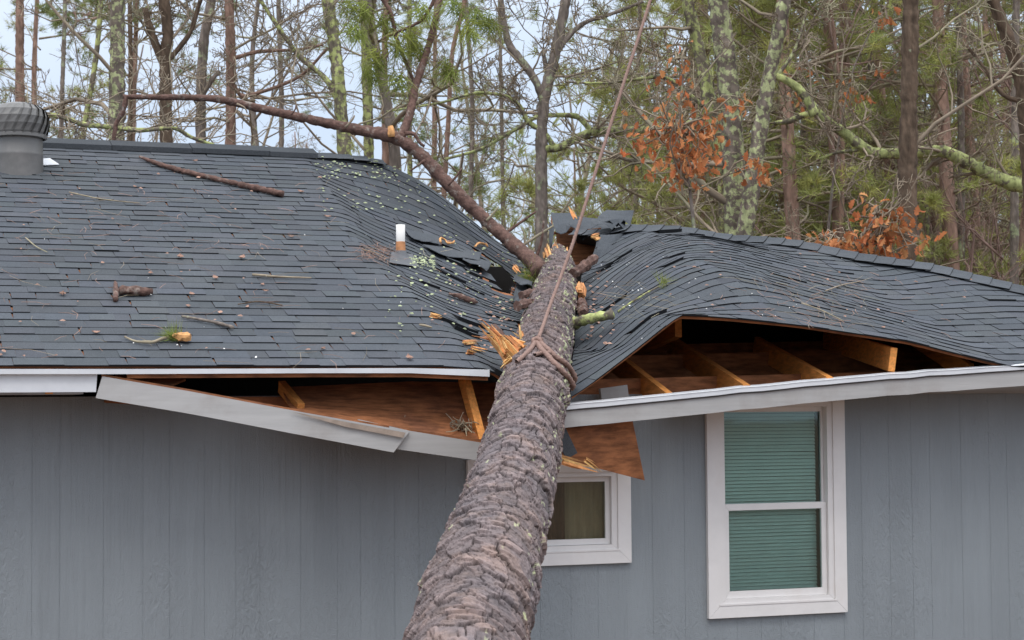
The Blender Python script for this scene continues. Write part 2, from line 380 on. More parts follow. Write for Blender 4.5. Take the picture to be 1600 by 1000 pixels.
rows = [[], []]
for x in np.linspace(.75, hipx(.511) - .03, 16): q = surf('R', x, .511, -.03)[0]; rows[0].append((x, q[1], 2.37)); rows[1].append(tuple(q))
for t in np.linspace(.49, .04, 10): q = surf('R', hipx(t) - .04, t, -.03)[0]; rows[0].append((q[0], q[1], 2.37)); rows[1].append(tuple(q))
A_ = np.array(rows); nc_ = A_.shape[1]; M['attic'] = mat('unlit_black', (.02, .018, .017), .9, .2, 4)
mesh_obj('attic_dark_sheet', A_.reshape(-1, 3), [(k, k + 1, nc_ + k + 1, nc_ + k) for k in range(nc_ - 1)], M['attic'], house, np.ones((2 * nc_, 3)))  # added black sheet closes the view; its colour stands for the attic's darkness
# back slope, hip end, gable, all behind what the picture shows
mb = MB()
for a, b in ((-5.6, -4), (-4, -2.5), (-2.5, -1.2), (-1.2, -.2)):
    pa = surf('L', a, 1.0)[0]; pb = surf('L', b, 1.0)[0]
    mb.hexa([(a, 4.02, pa[2] - .03), (b, 4.02, pb[2] - .03), (b, 8.5, ZE), (a, 8.5, ZE)], [(a, 4.02, pa[2] - .012), (b, 4.02, pb[2] - .012), (b, 8.5, ZE + .018), (a, 8.5, ZE + .018)])
mb.hexa([(-.2, 6.2, 3.4), (2, 6.2, 3.4), (5.85, 8.5, ZE), (-.2, 8.5, ZE)], [(-.2, 6.2, 3.42), (2, 6.2, 3.42), (5.85, 8.5, ZE + .018), (-.2, 8.5, ZE + .018)])
mb.build('roof_slope', M['shingle'], house)
mb = MB(); H = []
for k in range(13):
    s = max(k / 12, .106); t = 1 - s; p = surf('R', hipx(t), t, -.004)[0]; H.append((p[0] + .004, p[1], p[2]))
for k in range(12):
    s0, s1 = k / 12, (k + 1) / 12
    fa, fb = [(q[0] + 1.9 - 1.9 * e, q[1] + .6 + 3 * (1 - e), q[2] - .75 * (1 - e) - .02) for q, e in ((H[k], s0), (H[k + 1], s1))]
    if k: mb.add([H[k], fa, fb, H[k + 1]], [(3, 2, 1, 0)])
mb.build('roof_slope', M['shingle'], house)
mb = MB()
mb.box(-5.1, 7.9, 0, 5.35, 8.02, 2.5); mb.box(5.23, .11, 0, 5.35, 7.9, 2.5)
mb.hexa([(-5.1, .11, 0), (-4.98, .11, 0), (-4.98, 7.9, 0), (-5.1, 7.9, 0)], [(-5.1, .11, 2.5), (-4.98, .11, 2.5), (-4.98, 7.9, 2.5), (-5.1, 7.9, 2.5)])
mb.add([(-5.1, -.3, 2.5), (-5.1, 8.3, 2.5), (-5.1, 4, 4.36)], [(0, 1, 2)])
mb.build('siding_wall', M['siding'], house)
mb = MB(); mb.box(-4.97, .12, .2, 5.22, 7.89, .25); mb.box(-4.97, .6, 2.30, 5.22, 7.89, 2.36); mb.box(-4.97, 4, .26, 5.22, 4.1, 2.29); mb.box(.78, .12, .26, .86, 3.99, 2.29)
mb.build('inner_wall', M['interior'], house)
mb = MB(); mb.box(-4.97, 4.4, 2.37, 2.3, 4.46, 3.58); mb.build('attic_dark_sheet', mat('unlit_black_back', (.02, .018, .017), .9, .2, 4), house)  # second added sheet, painted black as the unlit attic behind the hole

# ------------------------------------------------------------------ front wall with routed grooves and two openings
WA = (1.29, 2.28, 1.03, 2.47)       # tall window trim outer
WB = (-.30, .765, 1.40, 2.05)       # small window
gro = [-4.95, -4.71, -4.49, -4.34, -4.15, -3.97, -3.83, -3.55, -3.31, -3.09, -2.84, -2.69, -2.45, -2.23, -2.08, -1.88, -1.70, -1.56, -1.32, -1.10, -.96, -.75, -.60, -.43, -.19, .03, .17, .37, .55, .69, .92, 1.14, 1.29, 1.50, 1.67, 1.81, 2.05, 2.27, 2.41, 2.62, 2.79, 2.93, 3.17, 3.39, 3.53, 3.74, 3.92, 4.06, 4.3, 4.52, 4.9, 5.2]
mb = MB()
def wall_panel(x0, x1, z0, z1):
    rg = random.Random(int(x0 * 100)); xs = [x0]
    for g in gro:
        if x0 + .01 < g < x1 - .01: xs += [g - .0019, g - .0014, g + .0014, g + .0019]
    xs.append(x1); ys = [0.]
    for g in gro:
        if x0 + .01 < g < x1 - .01: ys += [0., .0018, .0018, 0.]
    ys.append(0.)
    n = len(xs); v = [(x, y, z0) for x, y in zip(xs, ys)] + [(x, y, z1) for x, y in zip(xs, ys)]
    mb.add(v, [(k, k + 1, n + k + 1, n + k) for k in range(n - 1)])
    mb.add([(x0, .1, z0), (x1, .1, z0), (x1, .1, z1), (x0, .1, z1)], [(3, 2, 1, 0)])
    mb.add([(x0, 0, z1), (x1, 0, z1), (x1, .1, z1), (x0, .1, z1)], [(0, 1, 2, 3)])
ins = .07
xa, xb, za, zb = WB[0] + ins, WB[1] - ins, WB[2] + ins, WB[3] - ins
xc, xd, zc, zd = WA[0] + ins, WA[1] - ins, WA[2] + ins, WA[3] - ins
TOPZ = 2.44
for r in ((-5.1, xa, 0, TOPZ), (xa, xb, 0, za), (xa, xb, zb, TOPZ), (xb, xc, 0, TOPZ), (xc, xd, 0, zc), (xc, xd, zd, TOPZ), (xd, 5.35, 0, TOPZ)): wall_panel(*r)
fw = mb.build('siding_wall', M['siding'], house); fw['label'] = 'grey grooved front wall with two windows'

# ------------------------------------------------------------------ windows
def glass_mat(name, tint, dens):
    m = bpy.data.materials.new(name); m.use_nodes = True; t = m.node_tree; N = t.nodes; L = t.links; N.remove(N['Principled BSDF'])
    tr = N.new('ShaderNodeBsdfTransparent'); tr.inputs['Color'].default_value = (*tint, 1)
    gl = N.new('ShaderNodeBsdfGlossy'); gl.inputs['Roughness'].default_value = .03; gl.inputs['Color'].default_value = (.9, 1, .97, 1)
    fr = N.new('ShaderNodeFresnel'); fr.inputs['IOR'].default_value = 1.5
    nz = N.new('ShaderNodeTexNoise'); nz.inputs['Scale'].default_value = 3; bp = N.new('ShaderNodeBump'); bp.inputs['Strength'].default_value = .05; bp.inputs['Distance'].default_value = .01
    L.new(nz.outputs['Fac'], bp.inputs['Height']); L.new(bp.outputs['Normal'], gl.inputs['Normal'])
    ad = N.new('ShaderNodeMath'); ad.operation = 'MULTIPLY'; ad.inputs[1].default_value = dens; L.new(fr.outputs['Fac'], ad.inputs[0])
    mxs = N.new('ShaderNodeMixShader'); L.new(ad.outputs[0], mxs.inputs['Fac']); L.new(tr.outputs['BSDF'], mxs.inputs[1]); L.new(gl.outputs['BSDF'], mxs.inputs[2])
    L.new(mxs.outputs['Shader'], N['Material Output'].inputs['Surface']); return m
M['glass'] = glass_mat('green_glass', (.84, .915, .895), 1.3); M['glass_dark'] = glass_mat('dark_glass', (.76, .76, .72), 1.2)
M['blind'] = mat('blind_slats', (.68, .78, .745), .5, .05, 5); M['gap_dark'] = mat('dark_gap', (.05, .085, .08), .8, .1, 5)
M['curtain'] = mat('brown_curtain', (.22, .13, .10), .9, .3, 6, stretch=(8, 1, 1)); M['curtain2'] = mat('tan_curtain', (.70, .60, .44), .9, .15, 6, stretch=(6, 1, 1))
def ring(x0, x1, z0, z1, wl, wr, wb, wt, y0, y1, mbx, miter=True):
    """mitred casing around an opening, front face at y0"""
    o = [(x0, z0), (x1, z0), (x1, z1), (x0, z1)]; i = [(x0 + wl, z0 + wb), (x1 - wr, z0 + wb), (x1 - wr, z1 - wt), (x0 + wl, z1 - wt)]
    for k in range(4):
        k2 = (k + 1) % 4; q = [o[k], o[k2], i[k2], i[k]]
        c = [sum(p[0] for p in q) / 4, sum(p[1] for p in q) / 4]
        q = [(c[0] + (p[0] - c[0]) * .9985, c[1] + (p[1] - c[1]) * .9985) for p in q]
        mbx.hexa([(p[0], y1, p[1]) for p in q], [(p[0], y0, p[1]) for p in q])
def make_window(label, T, split):
    x0, x1, z0, z1 = T
    b = MB(); ring(x0, x1, z0, z1, .088, .088, .085, .085, -.030, -.001, b); wf = b.build('window', M['trim'], house); wf['label'] = label
    b = MB(); ring(x0 + .0885, x1 - .0885, z0 + .0855, z1 - .0855, .038, .038, .03, .03, -.020, .08, b); b.box(x0 + .075, -.034, z0 + .077, x1 - .075, -.0305, z0 + .0865)
    b.build('window_frame', M['trim'], wf)
    ix0, ix1, iz0, iz1 = x0 + .1275, x1 - .1275, z0 + .1165, z1 - .1165
    if split:
        zm = z0 + .71; fx0, fx1 = ix0 + .001, ix1 - .001
        b = MB(); ring(fx0, fx1, iz0, zm, .034, .034, .045, .04, .004, .028, b); b.build('sash', M['trim'], wf)
        b = MB(); ring(ix0 + .001, ix1 - .001, zm - .035, iz1, .016, .016, .036, .03, .0305, .05, b); b.build('sash', M['trim'], wf)
        b = MB(); b.box(fx0 + .034, .016, iz0 + .044, fx1 - .034, .019, zm - .039); b.build('pane', M['glass'], wf)
        b = MB(); b.box(ix0 + .016, .039, zm, ix1 - .016, .042, iz1 - .03); b.build('pane', M['glass'], wf)
        b = MB(); z = iz0 + .02; rg = random.Random(3)
        while z < iz1:
            tl = rg.uniform(-.0015, .0015); zz = z
            b.hexa([(ix0 + .03, .075, zz), (ix1 - .032, .075, zz + tl), (ix1 - .032, .090, zz + .0188 + tl), (ix0 + .03, .090, zz + .0188)],
                   [(ix0 + .03, .076, zz + .0012), (ix1 - .032, .076, zz + .0012 + tl), (ix1 - .032, .091, zz + .0200 + tl), (ix0 + .03, .091, zz + .0200)])
            z += .0225
        b.build('blind', M['blind'], wf)
        b = MB(); b.box(ix0 - .02, .13, iz0 - .02, ix1 + .02, .135, iz1 + .02); b.build('dark_gap_sheet', M['gap_dark'], wf)  # added sheet; its dark colour stands for the unlit gap beside the blind
    else:
        b = MB(); ring(ix0 + .001, ix1 - .001, iz0 + .001, iz1 - .001, .03, .03, .035, .03, .004, .03, b); b.build('sash', M['trim'], wf)
        b = MB(); b.box(ix0 + .031, .016, iz0 + .035, ix1 - .031, .019, iz1 - .031); b.build('pane', M['glass_dark'], wf)
        def cur(xa_, xb_, y, m_):
            b = MB(); xs = np.linspace(xa_, xb_, 40); ys = y + .012 * np.sin(xs * 90)
            b.add([(x, yy, iz0 - .05) for x, yy in zip(xs, ys)] + [(x, yy, iz1 + .05) for x, yy in zip(xs, ys)], [(k, k + 1, 40 + k + 1, 40 + k) for k in range(39)]); b.build('curtain', m_, wf)
        cur(ix0 - .02, .36, .055, M['curtain']); cur(.355, ix1 + .03, .085, M['curtain2'])
make_window('tall double hung window with green panes and lowered blinds', WA, True)
make_window('small window half hidden by the trunk with brown curtain', WB, False)

# ------------------------------------------------------------------ eaves: drip edge, fascia boards, soffits, rafters
def strip(name, m, pts_top, pts_bot, th, parent=house, label=None, mb=None, cap_m=None):
    """board following two polylines, thickness th towards +y"""
    b = MB(); n = len(pts_top); T = [np.asarray(p, float) for p in pts_top]; Bm = [np.asarray(p, float) for p in pts_bot]
    d = np.array([0, th, 0]); v = T + Bm + [p + d for p in T] + [p + d for p in Bm]; f = []
    for k in range(n - 1):
        f += [(n + k, n + k + 1, k + 1, k), (2 * n + k, 2 * n + k + 1, 3 * n + k + 1, 3 * n + k), (k, k + 1, 2 * n + k + 1, 2 * n + k), (3 * n + k, 3 * n + k + 1, n + k + 1, n + k)]
    f += [(0, 2 * n, 3 * n, n), (n - 1, 2 * n - 1, 4 * n - 1, 3 * n - 1)]
    b.add(v, f); o = b.build(name, m, parent)
    if label: o['label'] = label
    return o
def P(px, py, Y): return at(px, py, Y)
# left, undamaged
strip('fascia_board', M['drip'], [(-5.6, -.485, 2.572), P(152, 584, -.485)], [(-5.6, -.485, 2.455), P(150, 612.5, -.485)], .022, label='clean white fascia still in place')
dts = [(-5.6, -.512, 2.583), P(200, 576.5, -.512), P(490, 575.5, -.512), P(640, 575, -.512), P(765, 577.5, -.512)]
dbs = [(-5.6, -.512, 2.556), P(200, 584.5, -.512), P(490, 583, -.512), P(640, 583, -.512), P(765, 588.5, -.512)]
strip('drip_edge', M['drip'], dts, dbs, .012, label='thin metal drip edge along the left eave')
strip('eave_batten', M['plywood'], [np.array(p) + (0, .03, -.002) for p in dts[1:]], [np.array(p) + (0, .03, -.022) for p in dbs[1:]], .03)
# hanging fascia, left
def lerp_line(pts, n):
    pts = np.array(pts, float); L_ = np.concatenate([[0], np.cumsum(np.linalg.norm(np.diff(pts, axis=0), axis=1))]); q = np.linspace(0, L_[-1], n)
    return np.stack([np.interp(q, L_, pts[:, k]) for k in range(3)], 1)
h1t = lerp_line([P(160, 588, -.50), P(300, 612, -.52), P(450, 640, -.53), P(640, 674, -.53)], 12)
h1b = lerp_line([P(150, 622, -.50), P(300, 647, -.53), P(450, 676, -.54), P(615, 707, -.54)], 12)
strip('fascia_board', M['fascia'], h1t, h1b, .02, label='torn grey fascia sloping down towards the trunk')
h2t = [P(560, 655, -.505), P(640, 673, -.51), P(760, 693, -.51)]; h2b = [P(560, 692, -.505), P(628, 703, -.51), P(764, 722, -.51)]
strip('fascia_board', M['fascia'], h2t, h2b, .02, label='short end of torn fascia beside the trunk')
M['aged'] = mat('aged_paint', (.34, .27, .22), .8, .25, 14)
strip('split_edge', M['aged'], [P(455, 643, -.548), P(540, 659, -.55), P(634, 676, -.553)], [P(462, 645, -.548), P(540, 667, -.55), P(630, 684, -.553)], .006)
strip('sub_fascia', M['plywood'], [p + (0, .022, .012) for p in h1t] + [P(760, 688, -.488)], [p + (0, .022, -.05) for p in h1t] + [P(762, 705, -.488)], .02)
# dropped soffit panel on the left, its raw upper face showing
def sheet(name, m, rows, th=.012, label=None, parent=house):
    b = MB(); A = np.array(rows, float); nr, nc = A.shape[:2]; v = list(A.reshape(-1, 3)) + [q - np.array([0, .004, th]) for q in A.reshape(-1, 3)]; o = nr * nc; f = []
    for j in range(nr - 1):
        for i in range(nc - 1):
            a, b_, c, d = j * nc + i, j * nc + i + 1, (j + 1) * nc + i + 1, (j + 1) * nc + i
            f += [(a, b_, c, d), (o + d, o + c, o + b_, o + a)]
    for i in range(nc - 1): f += [(o + i, o + i + 1, i + 1, i), ((nr - 1) * nc + i, (nr - 1) * nc + i + 1, o + (nr - 1) * nc + i + 1, o + (nr - 1) * nc + i)]
    for j in range(nr - 1): f += [(j * nc, (j + 1) * nc, o + (j + 1) * nc, o + j * nc), (o + j * nc + nc - 1, o + (j + 1) * nc + nc - 1, (j + 1) * nc + nc - 1, j * nc + nc - 1)]
    b.add(v, f); ob = b.build(name, m, parent)
    if label: ob['label'] = label
    return ob
front = lerp_line([P(460, 644, -.485), P(640, 677, -.48), P(775, 698, -.48)], 8); back = lerp_line([P(440, 605, -.04), P(640, 596, -.04), P(790, 598, -.04)], 8)
sheet('soffit_panel', M['plywood'], [front, front * .5 + back * .5 + (0, 0, -.02), back], label='raw brown soffit panel hanging open')
sheet('soffit_panel', M['plywood'], [[P(180, 593, -.45), P(260, 604, -.45)], [P(180, 586, -.2), P(290, 592, -.2)]], label='brown scrap under the left eave')
sheet('soffit_panel', M['fascia'], [[(-5.1, -.46, 2.462), (-2.62, -.46, 2.462)], [(-5.1, -.003, 2.462), (-2.62, -.003, 2.462)]])
sheet('raw_siding_shade', M['plywood'], [[(-2.45, -.012, 2.41), (-1.9, -.012, 2.37), (-1.3, -.012, 2.30), (.1, -.012, 2.22)], [(-2.45, -.012, 2.437), (-1.9, -.012, 2.437), (-1.3, -.012, 2.437), (.1, -.012, 2.437)]], .004)  # added brown strip: unpainted siding, also darkening the shaded wall top
b = MB(); b.box(-5.0, .12, 2.36, 5.2, .2, 2.43); b.build('top_plate', M['rafter'], house)
# right: bowed fascia with metal drip edge
rt = lerp_line([P(872, 634, -.50), P(1000, 621, -.50), P(1150, 607, -.50), P(1300, 592, -.50), P(1430, 581.5, -.50), P(1520, 575.5, -.50), P(1640, 568, -.50), (5.9, -.5, 2.575)], 40)
_kr = np.random.default_rng(4); rt = rt + np.stack([0 * rt[:, 0], _kr.normal(0, .003, len(rt)), _kr.normal(0, .0022, len(rt))], 1)
def off_px(pts, d): return [p + (0, 0, -d) for p in pts]
strip('drip_edge', M['drip'], off_px(rt, 0), off_px(rt, .030), .012, label='bright metal drip edge pulled loose above the windows')
sheet('drip_edge', M['drip'], [[p + (0, .0, .002) for p in rt], [p + (0, .055, .010) for p in rt]], .004, label='bright top flange of the loose drip edge')
rt2 = rt[:-6]; rt3 = rt[30:]
strip('fascia_board', M['fascia'], [p + (0, .014, -.018) for p in rt2], [p + (0, .014, -.135) for p in rt2], .022, label='bowed grey fascia over the windows')
strip('fascia_board', M['fascia'], [p + (0, .008, -.045) for p in rt3], [p + (0, .008, -.137) for p in rt3], .0055, label='straight grey fascia at the right end')
strip('fascia_groove', M['shingle_edge'], [p + (0, .004, -.0345) for p in rt2], [p + (0, .004, -.038) for p in rt2], .006)
rs = [p for p in rt if p[0] > .95]
sheet('soffit_panel', M['fascia'], [[p + (0, .03, -.125) for p in rs], [np.array([p[0], -.003, 2.445]) for p in rs]], .01)
# hanging plywood piece below the right fascia
pa, pb, pc, pd = P(872, 668, -.40), P(988, 655, -.38), P(1007, 748, -.30), P(868, 712, -.36)
sheet('soffit_panel', M['plywood'], [[pd, pd * .5 + pc * .5 + (0, -.01, 0), pc], [pa, pa * .5 + pb * .5, pb]], .011, label='torn brown plywood corner hanging over the small window')
b = MB(); b.beam(P(872, 668, -.46), P(893, 712, -.42), .02, .075, (1, 0, 0)); b.build('torn_flap', M['shingle'], house)
# rafters
def rafter(x, y0=-.47, y1=3.6, dz=0., tone=1.0, zx=None):
    s = (ZR - ZE) / 4.5; f = lambda y: ZE + (y - Y0) * s - .026 + dz
    b = MB(); xw = .02
    b.hexa([(x - xw, y0, f(y0) - .135), (x + xw, y0, f(y0) - .135), (x + xw, y0, f(y0)), (x - xw, y0, f(y0))],
           [(x - xw, y1, f(y1) - .135), (x + xw, y1, f(y1) - .135), (x + xw, y1, f(y1)), (x - xw, y1, f(y1))], (tone, tone, tone))
    b.build('rafter', M['rafter'], house)
for x in (-5.2, -4.6, -4.0, -3.4, -2.8): rafter(x)
for x in (-2.25, -1.75): rafter(x, .12, 3.2, 0, .8)
def raft_px(a, b_, ya, yb, wd=.042, ht=.13, tone=1., up=(0, -.4, 1)):
    m_ = MB(); m_.beam(P(*a, ya), P(*b_, yb), wd, ht, up, (tone, tone, tone)); m_.build('rafter', M['rafter'], house)
raft_px((1395, 562), (1290, 528), -.44, 1.3, .042, .15, 1.25)
raft_px((1295, 606), (1182, 541), -.45, 1.1, .045, .135, 1.2)
raft_px((1165, 618), (1048, 540), -.45, 1.1, .045, .135, .85)
raft_px((1048, 634), (925, 536), -.45, 1.1, .045, .135, .95)
raft_px((1060, 512), (990, 545), .2, 1.1, .045, .12, .7)
for x in (3.1, 3.7, 4.3, 4.9): rafter(x, -.25, .7, -.05)
raft_px((724, 588), (752, 692), -.2, -.42, .045, .10, 1.15, (0, 1, .3))
raft_px((470, 640), (440, 604), -.38, .0, .04, .07, .8)
raft_px((768, 578), (800, 604), -.40, -.36, .035, .06, 1.5, (0, 1, .3))
# blocking boards seen inside the right opening
b = MB(); b.beam(P(905, 606, .05), P(1480, 590, .05), .03, .10); b.build('blocking', M['plywood'], house)
b = MB(); b.beam(P(905, 578, .75), P(1480, 562, .75), .02, .17); o = b.build('blocking', M['plywood'], house); o['label'] = 'reddish brown board behind the rafters'
b = MB(); b.beam(P(930, 552, 1.3), P(1420, 540, 1.3), .035, .10); b.build('blocking', M['plywood'], house)
b = MB(); b.beam(P(938, 618, -.1), P(980, 612, -.1), .03, .085); o = b.build('siding_scrap', M['fascia'], house)
# ridge caps and hip caps
def caps(name, fn, n, wl, wr_, lift, m):
    b = MB(); rg = random.Random(5)
    for k in range(n):
        p0, p1 = fn(k / n), fn((k + 1.25) / n); d = p1 - p0; d = d / np.linalg.norm(d); sd = np.cross(d, (0, 0, 1)); sd = sd / np.linalg.norm(sd)
        l0, l1 = lift + .010, lift; jj = rg.uniform(-.004, .004); g = rg.uniform(.85, 1.1)
        def cross(p, l): return [p - sd * wl + (0, 0, l - wl * .40 + jj), p - sd * wl * .4 + (0, 0, l - .025), p + (0, 0, l + .004), p + sd * wr_ * .4 + (0, 0, l - .025), p + sd * wr_ + (0, 0, l - wr_ * .40)]
        a, c = cross(p0, l0), cross(p1, l1); low = [q - np.array([0, 0, .012]) for q in a]
        b.add(a + c, [(i, i + 1, 5 + i + 1, 5 + i) for i in range(4)], (g, g, g), 0); b.add(low + a, [(i, i + 1, 5 + i + 1, 5 + i) for i in range(4)], (1, 1, 1), 1)
    return b.build(name, [M['shingle'], M['shingle_edge']], house)
def hipfn(s):
    t = s * .86; return surf('R', hipx(t), t, .02)[0]
caps('hip_cap', hipfn, 38, .14, .14, .012, M['shingle'])
def hipbent(s):
    t = .86 + s * .03; return surf('R', hipx(t), t, .02)[0]
caps('hip_cap', hipbent, 2, .13, .13, .012, M['shingle'])
XV = P(490, 240, 4.0)[0]
def ridgefn(s):
    x = XV + .02 + (P(600, 252, 4.0)[0] - XV) * (1 - s) * .95; return surf('L', x, 1.0, .006)[0]
caps('ridge_cap', ridgefn, 4, .13, .13, .008, M['shingle'])
b = MB(); rg = random.Random(2); x = -5.6
while x < XV:
    x1 = min(x + .62, XV); g = rg.uniform(.55, .75); z = ZR + .012 + rg.uniform(-.004, .004)
    b.hexa([(x, 3.84, z - .065), (x1 - .004, 3.84, z - .065), (x1 - .004, 4.0, z - .012), (x, 4.0, z - .012)], [(x, 3.84, z - .026), (x1 - .004, 3.84, z - .026), (x1 - .004, 4.0, z + .035), (x, 4.0, z + .035)], (g, g, g))
    b.hexa([(x, 4.0, z - .012), (x1 - .004, 4.0, z - .012), (x1 - .004, 4.16, z - .065), (x, 4.16, z - .065)], [(x, 4.0, z + .035), (x1 - .004, 4.0, z + .035), (x1 - .004, 4.16, z - .026), (x, 4.16, z - .026)], (g, g, g))
    x = x1
b.build('ridge_vent', [M['shingle']], house)
# torn, bent shingle flaps still nailed at one edge
def flap(pts, side='L', lift=.03, curl=.04, label=None, tone=1., name='torn_shingle', parent=house, lab=None):
    """pts: four pixels round the flap (low-left, low-right, up-right, up-left)"""
    c = [roof_pt(px, py, side, .012) for px, py in pts]; c = np.array(c); n = 9; rows = []; rg = random.Random(int(pts[0][0]))
    for j in range(5):
        v = j / 4; A = c[0] * (1 - v) + c[3] * v; B_ = c[1] * (1 - v) + c[2] * v; r = []
        for i in range(n):
            u = i / (n - 1); q = A * (1 - u) + B_ * u; q = q + NRM * (lift * (1 - v) + .012 + curl * (1 - v) * math.sin(u * 3.1 + pts[0][0]) ** 2)
            if j == 0: q = q + np.array([0, rg.uniform(-.02, .02), 0])
            r.append(q)
        rows.append(r)
    return sheet(name, M['shingle'], rows, .006, label, parent)
flap([(640, 376), (688, 388), (684, 371), (632, 360)], lift=.012, curl=.012)
flap([(684, 402), (748, 414), (752, 396), (660, 384)], lift=.015, curl=.015)
flap([(722, 414), (760, 432), (768, 412), (724, 398)], lift=.03, curl=.02)
flap([(800, 478), (824, 484), (828, 456), (808, 440)], lift=.02, curl=.03)
flap([(800, 452), (828, 464), (832, 440), (806, 430)], lift=.05, curl=.03)

def slab_px(pts, Y, name='torn_shingle', parent=house, m=None, th=.008, bend=.03):
    """free hanging bent piece: pixel outline with a y for each corner"""
    c = [P(px, py, y) for (px, py), y in zip(pts, Y)]; c = np.array(c); rows = []
    for j in range(4):
        v = j / 3; r = []
        for i in range(6):
            u = i / 5; q = (c[0] * (1 - u) + c[1] * u) * (1 - v) + (c[3] * (1 - u) + c[2] * u) * v
            r.append(q + np.array([0, -bend * math.sin(u * math.pi) * (.4 + .6 * v), bend * .3 * math.sin(v * 4 + u * 3)]) + (np.array([0, -.01, .028 * math.sin(i * 2.3 + pts[0][0]) - .012 * (i % 2)]) if j == 0 else 0))
        rows.append(r)
    return sheet(name, m or M['shingle'], rows, th, parent=parent)
# the ragged strip of roof above the hole by the trunk tip
slab_px([(868, 366), (905, 352), (900, 333), (860, 331)], (3.55, 3.55, 3.9, 3.9))
slab_px([(900, 372), (945, 362), (950, 344), (896, 336)], (3.5, 3.5, 3.9, 3.9))
slab_px([(940, 366), (1000, 372), (1003, 352), (938, 346)], (3.3, 3.3, 3.6, 3.7))
slab_px([(930, 408), (958, 402), (975, 366), (938, 364)], (2.9, 2.9, 3.1, 3.1), bend=.05)
slab_px([(858, 396), (862, 384), (866, 356), (858, 345)], (3.4, 3.4, 3.5, 3.6), bend=.01)
b = MB(); bk = [P(872, 420, 3.6), P(945, 410, 3.6), P(945, 352, 3.9), P(868, 352, 3.9)]
sheet('roof_deck', M['plywood'], [[bk[0], bk[1]], [bk[3], bk[2]]], .014, 'snapped roof boards in the hole at the trunk tip')
# roof below the right branch stub, flap with dark tear
slab_px([(905, 548), (968, 520), (975, 508), (930, 530)], (.55, .6, .7, .7), bend=.015)
slab_px([(955, 530), (972, 512), (964, 505), (950, 512)], (.55, .6, .62, .6), bend=.01)

# ------------------------------------------------------------------ roof vent and vent pipe
def lathe(mbx, c, prof, n=40, col=(1, 1, 1)):
    v = []; f = []; K = len(prof)
    for r, z in prof:
        for k in range(n): a = 2 * math.pi * k / n; v.append((c[0] + r * math.cos(a), c[1] + r * math.sin(a), c[2] + z))
    for j in range(K - 1):
        for k in range(n): k2 = (k + 1) % n; f.append((j * n + k, j * n + k2, (j + 1) * n + k2, (j + 1) * n + k))
    mbx.add(v, f, col)
vc = at(29, 262, 3.25); vb = np.array([vc[0], 3.25, vc[2] - .02])
px_m = FPX / ((vb - CAM) @ FW)
b = MB(); lathe(b, vb, [(38 / px_m, -.12), (38 / px_m, .0), (37.5 / px_m, 22 / px_m), (38 / px_m, 24 / px_m), (37 / px_m, 26 / px_m), (36.5 / px_m, 50 / px_m), (36.5 / px_m, 56 / px_m)])
vent = b.build('roof_vent', M['vent'], house, True); vent['label'] = 'weathered metal turbine vent on its round collar'
b = MB(); n = 20
for k in range(n):
    a0 = 2 * math.pi * k / n; v = []
    prof = [(40, 50), (43, 58), (45, 70), (44.5, 82), (40, 93), (30, 101), (16, 105.5), (2, 107)]
    for j, (r, z) in enumerate(prof):
        sw = .10 * math.sin(math.pi * z / 130)
        for da, dr in ((0, 2.4), (.20, .8), (.38, -1.8)):
            a = a0 + da * (1.0 if r > 6 else .6) + (z - 50) / 57 * .55; rr = max(1, r + dr * (r / 44)) / px_m
            v.append((vb[0] + rr * math.cos(a), vb[1] + rr * math.sin(a), vb[2] + z / px_m))
    f = []
    for j in range(len(prof) - 1):
        for q in range(2): f.append((j * 3 + q, j * 3 + q + 1, j * 3 + 3 + q + 1, j * 3 + 3 + q))
    b.add(v, f)
lathe(b, vb, [(37 / px_m, 51 / px_m), (42 / px_m, 68 / px_m), (41 / px_m, 83 / px_m), (36 / px_m, 94 / px_m), (26 / px_m, 101 / px_m), (1 / px_m, 105 / px_m)], col=(.55, .55, .55))
lathe(b, vb, [(41 / px_m, 49 / px_m), (43.5 / px_m, 50 / px_m), (43.5 / px_m, 55 / px_m), (41 / px_m, 56 / px_m)])
b.build('turbine', M['vent'], vent)
q = [roof_pt(x, y, 'L', .02) for x, y in ((-45, 262), (92, 256), (78, 247), (-20, 252))]
sheet('vent_flashing', M['drip'], [[q[0], q[1]], [q[3], q[2]]], .006, parent=vent)
pv = roof_pt(626, 400, 'L', 0.)
b = MB(); s_ = FPX / ((pv - CAM) @ FW); lathe(b, pv, [(7 / s_, -.1), (7 / s_, 26 / s_ - .0), (7.2 / s_, 49 / s_), (5.6 / s_, 49.2 / s_), (5.6 / s_, 30 / s_)], 24)
pipe = b.build('vent_pipe', M['pvc'], house, True); pipe['label'] = 'white plastic vent pipe with a rusty stained foot'
b = MB(); lathe(b, pv, [(7.4 / s_, 0.), (7.6 / s_, 10 / s_), (7.4 / s_, 21 / s_), (7.0 / s_, 22.5 / s_)], 24); b.build('stained_collar', M['pvc_stain'], pipe)
b = MB(); lathe(b, pv + (0, -.0, -.03), [(17 / s_, -.02), (15 / s_, 3 / s_), (9 / s_, 13 / s_), (7.6 / s_, 15 / s_)], 20)
q = [roof_pt(x, y, 'L', .022) for x, y in ((608, 410), (654, 417), (645, 397), (612, 393))]
b.add([*q], [(0, 1, 2, 3)]); b.build('pipe_flashing', M['flash'], pipe)

